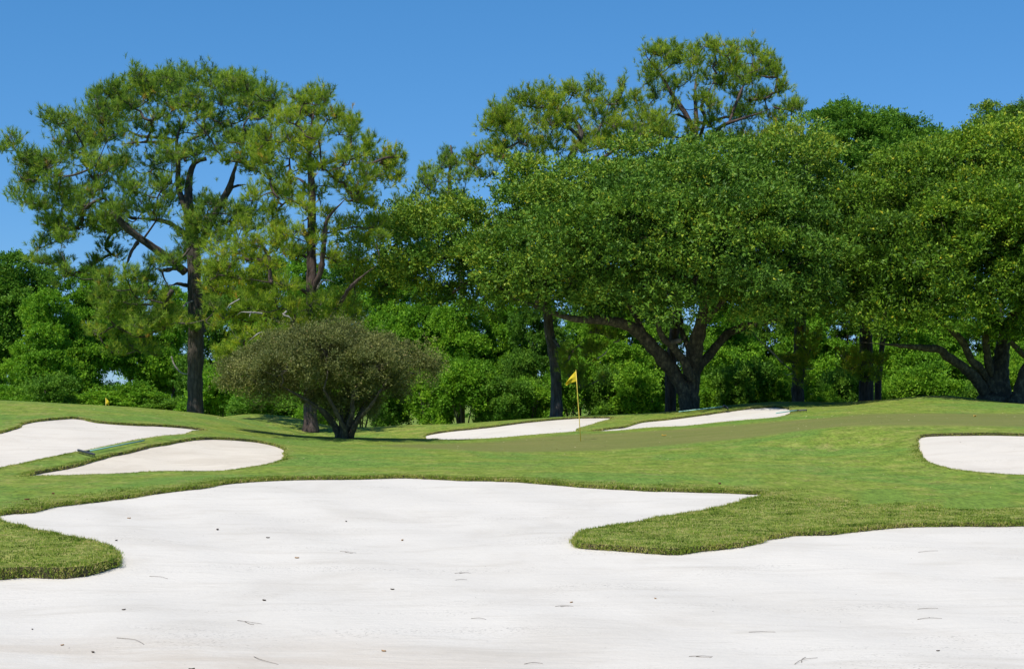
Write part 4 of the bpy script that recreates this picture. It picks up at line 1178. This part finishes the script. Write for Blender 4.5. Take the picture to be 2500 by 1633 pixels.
PROTO = [proto_tree(1, M['wood_leaf'], 15, sub=210), proto_tree(2, M['wood_leaf'], 18, 4.2, sub=230), proto_tree(3, M['dark_leaf'], 17, 4.0, sub=230), proto_tree(4, M['wood_leaf'], 13, 3.6, tint0=.58, sub=190),
         proto_tree(5, M['dark_leaf'], 20, 4.6, tint0=.55, sub=250)]
def wood_tree(px, top, D, wpx, k, label, rot, cat='tree', name='woodland_tree', group='woodland trees behind the course'):
    X = (px - CX) * D / F
    zb = float(height(X, D)) if D < 125 else FAR
    e = empty(name, (X, D, zb), label, cat, group)
    h = CZ - (top - HY) * D / F - zb
    s = wpx * D / F / 8.6
    e.rotation_euler = (0, 0, rot)
    e.scale = (s, s, h / 12.2)
    for nm, me in zip(('crown', 'trunk'), PROTO[k]):
        mesh_obj(nm, me, e)
    return e
WT = [(-120, 640, 116, 260, 1, 'woodland tree half out of view past the left edge'),
 (28, 628, 118, 250, 4, 'bright green woodland tree at the left edge, tallest beside the clear sky'),
 (118, 712, 112, 180, 3, 'lower rounded woodland tree between the two left woodland treetops'),
 (212, 672, 122, 190, 1, 'woodland tree whose top stands left of the tallest pine trunk, above the far flag'),
 (318, 690, 126, 190, 0, 'woodland tree behind the drooping lower branches of the tallest pine'),
 (425, 705, 127, 150, 3, 'slim woodland tree just left of the tallest pine trunk'),
 (545, 650, 112, 190, 2, 'dark woodland tree just right of the tallest pine trunk'),
 (650, 632, 110, 190, 0, 'woodland tree behind the gap between the two left pines'),
 (745, 640, 104, 200, 1, 'woodland tree straight behind the second pine trunk'),
 (850, 640, 100, 200, 2, 'dark woodland tree above the right half of the round shrub'),
 (945, 650, 94, 210, 1, 'woodland tree above the right edge of the round shrub'),
 (1040, 690, 88, 220, 0, 'woodland tree right of the round shrub under the oak edge'),
 (1130, 735, 84, 200, 3, 'light green woodland tree above the left tip of the long white bunker'),
 (1225, 715, 86, 200, 1, 'woodland tree left of the leaning pine trunk'),
 (1300, 705, 80, 150, 2, 'dark woodland tree touching the left side of the leaning pine trunk'),
 (1415, 700, 86, 190, 0, 'woodland tree behind the yellow flag'),
 (1510, 705, 83, 180, 3, 'light woodland tree between the flag and the forked oak trunk'),
 (1590, 700, 88, 190, 2, 'dark woodland tree left behind the forked oak trunk'),
 (1780, 715, 86, 230, 1, 'woodland tree right behind the forked oak trunk'),
 (1870, 700, 90, 180, 2, 'dark woodland tree above the right rear bunker'),
 (1990, 690, 88, 230, 0, 'woodland tree between the two dark pine trunks'),
 (2068, 690, 91, 190, 2, 'dark woodland tree filling the gap left of the thickest pine trunk'),
 (2190, 700, 88, 220, 3, 'bright woodland tree right of the thickest pine trunk'),
 (2290, 700, 90, 210, 1, 'woodland tree under the long low limb of the right oak'),
 (2400, 740, 92, 190, 2, 'dark woodland tree behind the right oak trunk'),
 (2520, 740, 90, 200, 1, 'woodland tree at the right edge of the picture'),
 (2660, 720, 92, 220, 0, 'woodland tree out past the right edge')]
for i, (px, top, D, w, k, lab) in enumerate(WT):
    if True:
        wood_tree(px, top, D, w * 1.12, k, lab, i * 1.9)
rng = np.random.default_rng(106)
def backdrop_tree(label, px, D, lob, mat, tint0, n_sub, trunk_top, leaf=(.16, .6), sub_r=.8):
    X = (px - CX) * D / F
    r = np.array([X, D, float(height(X, D))])
    e = empty('woodland_tree', r, label, 'tree', 'woodland trees behind the course')
    zb = HY + (CZ - r[2]) * F / D
    _, s_ = limb_obj('trunk', [(px, zb, 8), (px + 4, zb * .6 + trunk_top * .4, 7), (px - 4, zb * .3 + trunk_top * .7, 6), (px, trunk_top, 3)], D, r, e, M['pine_bark'], 8, True, .04)
    l = lobes_px(lob, D, r, 1.0)
    me, subs = bough_crown('crown', l, mat, sub_r * 1.35, n_sub // 4, 120, 8, leaf, .18, tint0=tint0, flat=.62, sep=.7)
    mesh_obj('crown', me, e)
    connect(l, [s_], M['pine_bark'], e, .06, subs=subs, nsub=60)
backdrop_tree('dark tall broadleaf tree against the sky between the highest pine and right oak', 2112, 96,
 [(2000, 318, 45, 35, 0), (2050, 308, 50, 36, 1), (2100, 313, 55, 38, -1), (2150, 328, 55, 40, 1), (1990, 368, 60, 45, -1), (2080, 368, 80, 50, -2), (2170, 378, 70, 45, 0), (2030, 438, 90, 60, 0), (2150, 458, 90, 60, 0), (2090, 548, 110, 70, 0), (2120, 628, 110, 60, 0)], M['dark_leaf'], .5, 420, 330)
backdrop_tree('dark broadleaf treetop leaning right against the sky left of the right oak', 2300, 97,
 [(2230, 348, 40, 28, 0), (2280, 353, 45, 26, 1), (2310, 378, 50, 32, 0), (2240, 398, 60, 36, -1), (2210, 328, 30, 22, 0), (2270, 458, 80, 60, 0), (2250, 548, 90, 70, 0), (2290, 638, 90, 60, 0)], M['dark_leaf'], .45, 300, 350)
backdrop_tree('airy pale treetop against the sky above the right oak', 2440, 80,
 [(2420, 280, 34, 20, 0), (2460, 300, 40, 26, .5), (2500, 290, 36, 28, -.5), (2385, 318, 36, 18, 0), (2440, 340, 60, 28, 0), (2510, 350, 50, 34, 0), (2460, 410, 80, 50, 0), (2560, 330, 40, 40, 0)], M['oak_leaf'], .5, 170, 320, (.12, .5), .5)
rng = np.random.default_rng(107)
# understory
US = [(20, 925, 108, 190), (130, 940, 106, 180), (235, 945, 111, 170), (335, 948, 112, 170), (425, 940, 112, 150), (530, 925, 98, 180), (610, 950, 92, 150), (690, 930, 90, 170), (785, 940, 84, 170), (880, 905, 80, 170), (960, 900, 78, 150), (1045, 880, 76, 170), (1130, 930, 75, 150), (1215, 905, 75, 170), (1295, 900, 76, 140), (1400, 905, 77, 150), (1480, 880, 77, 150), (1560, 900, 77, 150), (1750, 890, 78, 160), (1830, 915, 77, 150), (1905, 905, 77, 150), (2015, 925, 76, 130), (2080, 910, 78, 120), (2190, 895, 77, 150), (2270, 905, 77, 150), (2355, 900, 78, 140), (2470, 890, 78, 150)]
UL = ['low undergrowth bush at the far left edge', 'low bush left of the small far flag', 'low bush directly behind the small far flag', 'low bush right of the small far flag', 'low bush touching the left of the tallest pine trunk',
 'low bush right of the tallest pine trunk', 'low bush over the rear grass mound', 'low bush left under the round shrub crown', 'low bush behind the round shrub stems', 'bush right of the round shrub stems above the small mound', 'bush above the small mound, second from the round shrub', 'tall light bush above the left tip of the long bunker', 'low bush over the long bunker, third left of the leaning trunk', 'bush over the long bunker, second left of the leaning trunk', 'bush touching the left of the leaning pine trunk',
 'bush between the leaning trunk and the flagstick', 'bush right of the yellow flag', 'bush touching the left of the forked oak trunk', 'bush right of the forked oak trunk', 'bush above the lying rake by the oak', 'bush left of the dark pine trunk behind the rear bunker', 'low bush right of the dark pine trunk', 'bush touching the left of the thickest pine trunk', 'bright bush right of the thickest pine trunk', 'bush behind the top of the right grass hump', 'bush left of the right oak trunk', 'bush behind the right oak at the right edge']
def proto_bush(seed, mat, tint0):
    r = np.random.default_rng(seed); lob = []
    for i in range(13):
        a = r.uniform(0, 6.28); q = r.uniform(0, 1.6); z = r.uniform(.5, 3.1)
        lob.append((math.cos(a) * q, math.sin(a) * q, z, r.uniform(.6, 1.0), r.uniform(.6, 1.0), r.uniform(.5, .8)))
    me, sc = crown_leaves('foliage', lob, mat, .45, 190, 32, 7, (.14, .65), .18, tint0=tint0, yellow=0)
    g = Geo()
    for i in range(7):
        a = r.uniform(0, 6.28)
        g.tube(smooth_path([(math.cos(a) * .2, math.sin(a) * .2, -.2), (math.cos(a) * .5, math.sin(a) * .5, 1.2), (math.cos(a) * 1.0, math.sin(a) * 1.0, 2.6)], 6), np.linspace(.05, .015, 6), 5)
    return me, g.mesh('stems', M['twig'])
BP = [proto_bush(21, M['wood_leaf'], .45), proto_bush(22, M['dark_leaf'], .5), proto_bush(23, M['wood_leaf'], .6)]
for i, ((px, top, D, w), lab) in enumerate(zip(US, UL)):
    X = (px - CX) * D / F
    zb = float(height(X, D))
    top += (22, -34, 8, -12, 26, -45, 0)[i % 7]
    e = empty('undergrowth_bush', (X, D, zb), lab, 'bush', 'undergrowth along the edge of the wood')
    h = CZ - (top - HY) * D / F - zb
    wf = (1.0, .8, 1.25, .9, 1.15)[i % 5]
    e.scale = (wf * w * D / F / 4.2, wf * w * D / F / 4.2, h / 3.9)
    e.rotation_euler = (0, 0, i * 2.4)
    for nm, me in zip(('foliage', 'stems'), BP[i % 3]):
        mesh_obj(nm, me, e)
# slim brown trunk beside the thick one
x4 = (2143 - CX) * 70 / F
r4 = np.array([x4, 70.0, float(height(x4, 70.0))])
e = empty('slim_tree', r4, 'slim brown trunk close right of the thickest pine trunk', 'tree')
_, s4 = limb_obj('trunk', [(2143, 990, 8), (2144, 930, 8), (2150, 880, 7), (2160, 780, 6), (2165, 650, 4)], 70, r4, e, M['red_bark'], 8, True, .05)
l4 = lobes_px([(2170, 640, 60, 50), (2150, 580, 60, 50), (2190, 700, 50, 35)], 70, r4, 1.0)
me, subs = crown_leaves('crown', l4, M['dark_leaf'], .5, 60, 36, 8, (.12, .55), .17, tint0=.5, yellow=0)
mesh_obj('crown', me, e)
connect(l4, [s4], M['red_bark'], e, .03, subs=subs, nsub=20)
# distant tree line closing the horizon
V, Ff = [], []
me, _ = crown_leaves('far_woods', [(x, 190 + 12 * math.sin(x * .7), FAR + 3.0 + 1.2 * math.sin(x * .23) + rng.uniform(-.5, .8), 5, 5, 3.4) for x in np.arange(-95, 96, 5.0)], M['dark_leaf'], 1.3, 520, 26, 5, (.5, .8), .45, tint0=.55, yellow=0)
tag(mesh_obj('far_woods', me), 'distant low wood closing the horizon between the trunks', 'wood', kind='stuff')

rng = np.random.default_rng(108)
# ------------------------------------------------------------------ flagsticks
M['pole_yellow'] = plain_mat('pole_yellow', (.86, .64, .10), .4, .08)
M['flag_yellow'] = leaf_mat('flag_yellow', [(0, (.78, .62, .03)), (1, (.82, .68, .05))], .7, .2, .35, (1, .95, .6))
M['rake_handle'] = plain_mat('rake_handle', (.30, .55, .47), .35, .08)
M['rake_head'] = plain_mat('rake_head', (.035, .038, .045), .5, .2)
def flag_mesh(scale, pole_top, uv_shape):
    nu, nv = 14, 10
    V = []
    for i in range(nu):
        s = i / (nu - 1)
        for j in range(nv):
            t = j / (nv - 1)
            x, z, y = uv_shape(s, t)
            V.append((x, y, z))
    f = [(i * nv + j, i * nv + j + 1, (i + 1) * nv + j + 1, (i + 1) * nv + j) for i in range(nu - 1) for j in range(nv - 1)]
    me = np_mesh('flag', np.array(V) + np.array(pole_top), f, M['flag_yellow'], {'tint': ('FACE', np.full(len(f), .5))}, True)
    return me
fb = hit(1418, 1077)
froot = fb
fe = empty('flagstick', froot, 'yellow flagstick with drooping flag standing in the putting green', 'flagstick', 'golf flagsticks')
Df = fb[1]
top = Pp(1406, 905, Df) - froot
g = Geo(); g.tube([(0, 0, -.05), top * .35, top * .7, top], [.014, .012, .010, .009], 8)
mesh_obj('pole', g.mesh('pole', M['pole_yellow']), fe)
g = Geo(); g.tube([top - np.array([0, 0, .005]), top + np.array([0, 0, .02])], [.014, .010], 8)
mesh_obj('finial', g.mesh('finial', M['pole_yellow']), fe)
def shape_main(s, t):
    # hoist along the pole, the free end hanging down and folded
    px = 12.4 / 1000
    x0, z0 = .0018 * t * 10, -.335 * t
    xe, ze = -.325 + .03 * t, -.40 - .05 * t
    xm, zm = -.165 + .06 * t, -.17 - .17 * t
    a = (1 - s) ** 2; b = 2 * s * (1 - s); c = s * s
    y = .055 * math.sin(s * 7 + t * 3.2) * s + .03 * math.sin(t * 9 + s * 4) * s
    return a * x0 + b * xm + c * xe, a * z0 + b * zm + c * ze, y
fl = mesh_obj('flag', flag_mesh(1, top, shape_main), fe)
so = fl.modifiers.new('thickness', 'SOLIDIFY'); so.thickness = .003
fx = (259 - CX) * 105 / F
fe2 = empty('flagstick', (fx, 105, float(height(fx, 105))), 'small far yellow flag showing just over the left mound', 'flagstick', 'golf flagsticks')
top2 = Pp(258.3, 971, 105) - np.array(fe2.location)
g = Geo(); g.tube([(0, 0, -.05), top2 * .5, top2], [.02, .018, .016], 8)
mesh_obj('pole', g.mesh('pole', M['pole_yellow']), fe2)
def shape_far(s, t):
    x0, z0 = 0, -.38 * t
    xe, ze = .26 - .06 * t, -.30 - .22 * t
    return x0 * (1 - s) + xe * s, z0 * (1 - s) + ze * s, .05 * math.sin(s * 6 + t * 3) * s
f2 = mesh_obj('flag', flag_mesh(1, top2, shape_far), fe2)
so = f2.modifiers.new('thickness', 'SOLIDIFY'); so.thickness = .004

# ------------------------------------------------------------------ bunker rakes
def rake(label, head_a, head_b, grip, lift=0.0, sand_end=False):
    a, b = hit(*head_a), hit(*head_b)
    c = (a + b) / 2
    h = hit(grip[0], grip[1], sand_end)
    e = empty('bunker_rake', c, label, 'rake', 'bunker rakes')
    a, b, h = a - c, b - c, h - c
    ax = (b - a) / np.linalg.norm(b - a)
    ln = np.linalg.norm(b - a)
    dirh = h / np.linalg.norm(h)
    up = np.array([0, 0, 1.])
    # head: bowed bar lying on its tines
    g = Geo()
    n = 13
    t = np.linspace(-.5, .5, n)
    bar = np.array([ax * ln * q + up * (.075) - dirh * .05 * (1 - (2 * q) ** 2) * .5 for q in t])
    g.tube(bar, np.where(np.abs(t) > .45, .02, .028), 8)
    mesh_obj('head', g.mesh('head', M['rake_head']), e)
    g = Geo()
    for q in np.linspace(-.47, .47, 12):
        p = ax * ln * q + up * .07
        g.tube([p, p + np.array([0, 0, -.075]) - dirh * .015], [.011, .006], 5)
    tag(mesh_obj('tines', g.mesh('tines', M['rake_head']), e), kind='stuff')
    g = Geo(); s = up * .085 + dirh * .02
    g.tube([s, s + dirh * .12], [.024, .02], 8)
    mesh_obj('socket', g.mesh('socket', M['rake_head']), e)
    g = Geo()
    end = h + up * (.06 + lift)
    g.tube([s + dirh * .05, s * .6 + (end) * .4, end], [.019, .019, .019], 8)
    mesh_obj('handle', g.mesh('handle', M['rake_handle']), e)
rake('bunker rake with green handle lying on the grass strip between the two left bunkers', (190, 1106), (231, 1117), (352, 1081))
rake('bunker rake with pale handle lying on the grass above the right rear bunker', (1766, 993), (1777, 1001), (1657, 1009))
rake('bunker rake at the right tip of the right rear bunker, dark head on the grass', (1928, 1008), (1970, 1006), (1895, 1017), .06)

rng = np.random.default_rng(109)
# ------------------------------------------------------------------ fallen leaves and twigs
M['dry_leaf'] = plain_mat('dry_leaf', (.34, .20, .09), .7, .3)
M['dark_dry_leaf'] = plain_mat('dark_dry_leaf', (.06, .045, .035), .8, .3)
M['red_leaf'] = plain_mat('red_leaf', (.16, .045, .025), .7, .3)
M['yellow_leaf'] = plain_mat('yellow_leaf', (.62, .38, .06), .6, .2)
M['needle_dry'] = plain_mat('needle_dry', (.14, .11, .085), .8, .3)
def sand_or_grass(px, py):
    g0 = hit(px, py)
    q = np.array([[g0[0], g0[1]]])
    for p in polys:
        if inside(q, p)[0]:
            g0 = hit(px, py, True)
            d = float(edge_dist(np.array([[g0[0], g0[1]]]), p, 3.0)[0])
            g0[2] -= .05 * min(1, d / 1.5)
            g0[2] += .012 * math.sin(g0[0] * 3.1 + g0[1] * 1.7) * min(1, d)
            return g0
    return g0
def curled_leaf(loc, size, mat, label, group, rz):
    nu, nv = 7, 4; V = []
    for i in range(nu):
        s = i / (nu - 1)
        w = math.sin(math.pi * (.06 + .9 * s)) * .5 * .55
        for j in range(nv):
            t = j / (nv - 1) * 2 - 1
            V.append(((s - .5) * size, t * w * size, size * (.10 + .28 * t * t * .8 + .18 * abs(s - .5) * random.uniform(.6, 1.3))))
    f = [(i * nv + j, (i + 1) * nv + j, (i + 1) * nv + j + 1, i * nv + j + 1) for i in range(nu - 1) for j in range(nv - 1)]
    V = np.array(V); V[:, 2] -= V[:, 2].min()
    o = mesh_obj('fallen_leaf', np_mesh('fallen_leaf', V, f, mat, None, True))
    o.location = loc; o.rotation_euler = (0, 0, rz)
    so = o.modifiers.new('thickness', 'SOLIDIFY'); so.thickness = .002
    return tag(o, label, 'leaf', group)
LV = [(725, 1353, .055, 'dry_leaf', 'tan curled dry leaf in the middle left of the foreground sand'), (982, 1311, .06, 'dry_leaf', 'brown dry leaf lying flat on the centre of the foreground sand'), (937, 1578, .045, 'dry_leaf', 'tan dry leaf low in the centre of the foreground sand'), (1395, 1457, .04, 'dry_leaf', 'small tan leaf on the sand below the right grass tongue tip'), (1600, 1453, .035, 'dry_leaf', 'small reddish leaf on the sand under the right grass tongue'),
 (315, 1258, .055, 'dry_leaf', 'pale brown leaf near the left rim of the foreground sand'), (531, 1285, .07, 'dark_dry_leaf', 'long dark dry leaf in the upper left of the foreground sand'), (958, 1429, .045, 'dark_dry_leaf', 'small black scrap in the centre of the foreground sand'), (152, 1559, .035, 'dry_leaf', 'orange-brown leaf in the lower left sand'), (227, 1576, .045, 'dark_dry_leaf', 'dark broken leaf in the lower left sand'), (468, 1622, .05, 'dark_dry_leaf', 'dark leaf at the bottom left of the sand'),
 (845, 1267, .05, 'dark_dry_leaf', 'dark leaf in the upper middle of the foreground sand'), (654, 1306, .05, 'dark_dry_leaf', 'small dark leaf left of the brown flat leaf on the sand'), (284, 1317, .05, 'dark_dry_leaf', 'dark leaf on the sand beside the left grass tongue'), (645, 1457, .05, 'dark_dry_leaf', 'dark crumpled scrap in the middle left sand'), (302, 1480, .04, 'dark_dry_leaf', 'dark leaf below the left grass tongue'), (79, 1521, .03, 'dark_dry_leaf', 'black scrap low at the left edge of the sand'), (2290, 1575, .03, 'dark_dry_leaf', 'black scrap low at the right of the sand'),
 (1757, 1182, .10, 'red_leaf', 'red-brown curled leaf on the mown grass above the right tip of the sand'), (1621, 1064, .14, 'yellow_leaf', 'yellow leaf on the putting green right of the flagstick'), (2380, 1017, .16, 'yellow_leaf', 'yellow leaf on the putting green at the far right'), (130, 1206, .09, 'red_leaf', 'brown leaf on the grass between the left bunkers and foreground sand'), (66, 1220, .08, 'red_leaf', 'brown leaf on the grass near the left edge')]
for i, (px, py, s, mk, lab) in enumerate(LV):
    p = sand_or_grass(px, py); p[2] += .002
    curled_leaf(p, s * 1.0, M[mk], lab, 'fallen leaves on sand and grass', i * 1.3)
TW = [((580, 1500), (640, 1509), 'dry needle pair on the sand left of the bottom centre'), ((285, 1545), (352, 1562), 'curved dry needle in the lower left sand with a forked tip'), ((620, 1590), (680, 1608), 'dry needle slanting down near the bottom edge, left of centre'),
 ((1110, 1388), (1150, 1387), 'short dry needle in the centre of the sand, upper of two'), ((1112, 1405), (1140, 1403), 'short dry needle in the centre of the sand, lower of two'), ((365, 1402), (410, 1406), 'dry needle on the sand just right of the left grass tongue'), ((830, 1339), (870, 1342), 'dry needle on the sand beside the tan curled leaf'),
 ((1150, 1497), (1187, 1500), 'forked dry needle below the centre of the sand'), ((1828, 1532), (1893, 1533), 'long straight dry needle low on the sand right of centre'), ((1940, 1604), (1996, 1590), 'forked dry twig near the bottom edge, right of centre'), ((2240, 1477), (2290, 1473), 'dry needle on the right of the sand, upper of the close pair'), ((2240, 1502), (2300, 1501), 'dry needle on the right of the sand, lower of the close pair'),
 ((1682, 1592), (1740, 1590), 'flat dry needle near the bottom edge below the right grass tongue'), ((1280, 1606), (1325, 1603), 'forked dry needle at the bottom edge in the middle'), ((2242, 1340), (2290, 1338), 'pale dry needle on the sand close under the right grass rim'), ((1355, 1468), (1400, 1466), 'dry needle on the sand beside the small tan leaf'), ((0, 1627), (70, 1630), 'dry needle in the bottom left corner of the sand')]
for i, (a, b, lab) in enumerate(TW):
    A_, B_ = sand_or_grass(*a), sand_or_grass(*b)
    m = (A_ + B_) / 2
    g = Geo()
    s = A_ - m; t = B_ - m; nrm_ = np.array([-(t - s)[1], (t - s)[0], 0]) * (.12 if i % 2 else -.1)
    g.tube(smooth_path([s, nrm_ * .8 + [0, 0, .008], t], 7) + np.array([0, 0, .004]), np.linspace(.0025, .0015, 7), 5)
    if i % 3 == 0:
        g.tube(smooth_path([s + (t - s) * .3 + [0, 0, .004], nrm_ * 1.8 + (t - s) * .2, t * .8 + nrm_ * 2.0 + [0, 0, .004]], 5), np.linspace(.003, .0018, 5), 5)
    o = mesh_obj('dry_pine_needles', g.mesh('dry_pine_needles', M['needle_dry']))
    o.location = m
    tag(o, lab, 'twig', 'dry needles on the foreground sand')
# fine litter
def litter(name, label, n, D0, D1, size, mat, on_sand):
    P = rand_in_view(n * 3, D0, D1, .36)
    ins = np.zeros(len(P), bool)
    for p in polys: ins |= inside(P, p)
    P = P[ins if on_sand else ~ins][:n]
    z = height(P[:, 0], P[:, 1])
    if on_sand:
        d = np.full(len(P), 3.0)
        for p in polys: d = np.minimum(d, edge_dist(P, p, 3.0))
        z = sand_z(P, z, d) + .012 * np.sin(P[:, 0] * 3.1 + P[:, 1] * 1.7) * np.clip(d, 0, 1)
    n = len(P)
    c = np.column_stack([P, z + .004])
    a = rng.uniform(0, 6.28, n); l = size * rng.uniform(.4, 1.3, n) * np.clip(P[:, 1] / 25, .8, 2)
    d1 = np.stack([np.cos(a), np.sin(a), rng.uniform(-.1, .3, n)], 1) * l[:, None]
    d2 = np.stack([-np.sin(a), np.cos(a), rng.uniform(0, .5, n)], 1) * (l * rng.uniform(.2, .6, n))[:, None]
    V = np.stack([c - d1, c - d2 * .6, c + d1, c + d2], 1).reshape(-1, 3)
    V[:, 2] += .004
    o = mesh_obj(name, np_mesh(name, V, np.arange(4 * n).reshape(-1, 4), M[mat]))
    tag(o, label, 'litter', kind='stuff')
litter('sand_litter', 'fine dark leaf scraps scattered over the sand', 900, 10, 58, .009, 'dark_dry_leaf', True)
M['pale_fleck'] = plain_mat('pale_fleck', (.55, .47, .26), .7, .3)
litter('grass_litter', 'small pale dry leaf flecks scattered over the mown grass', 800, 22, 60, .016, 'pale_fleck', False)
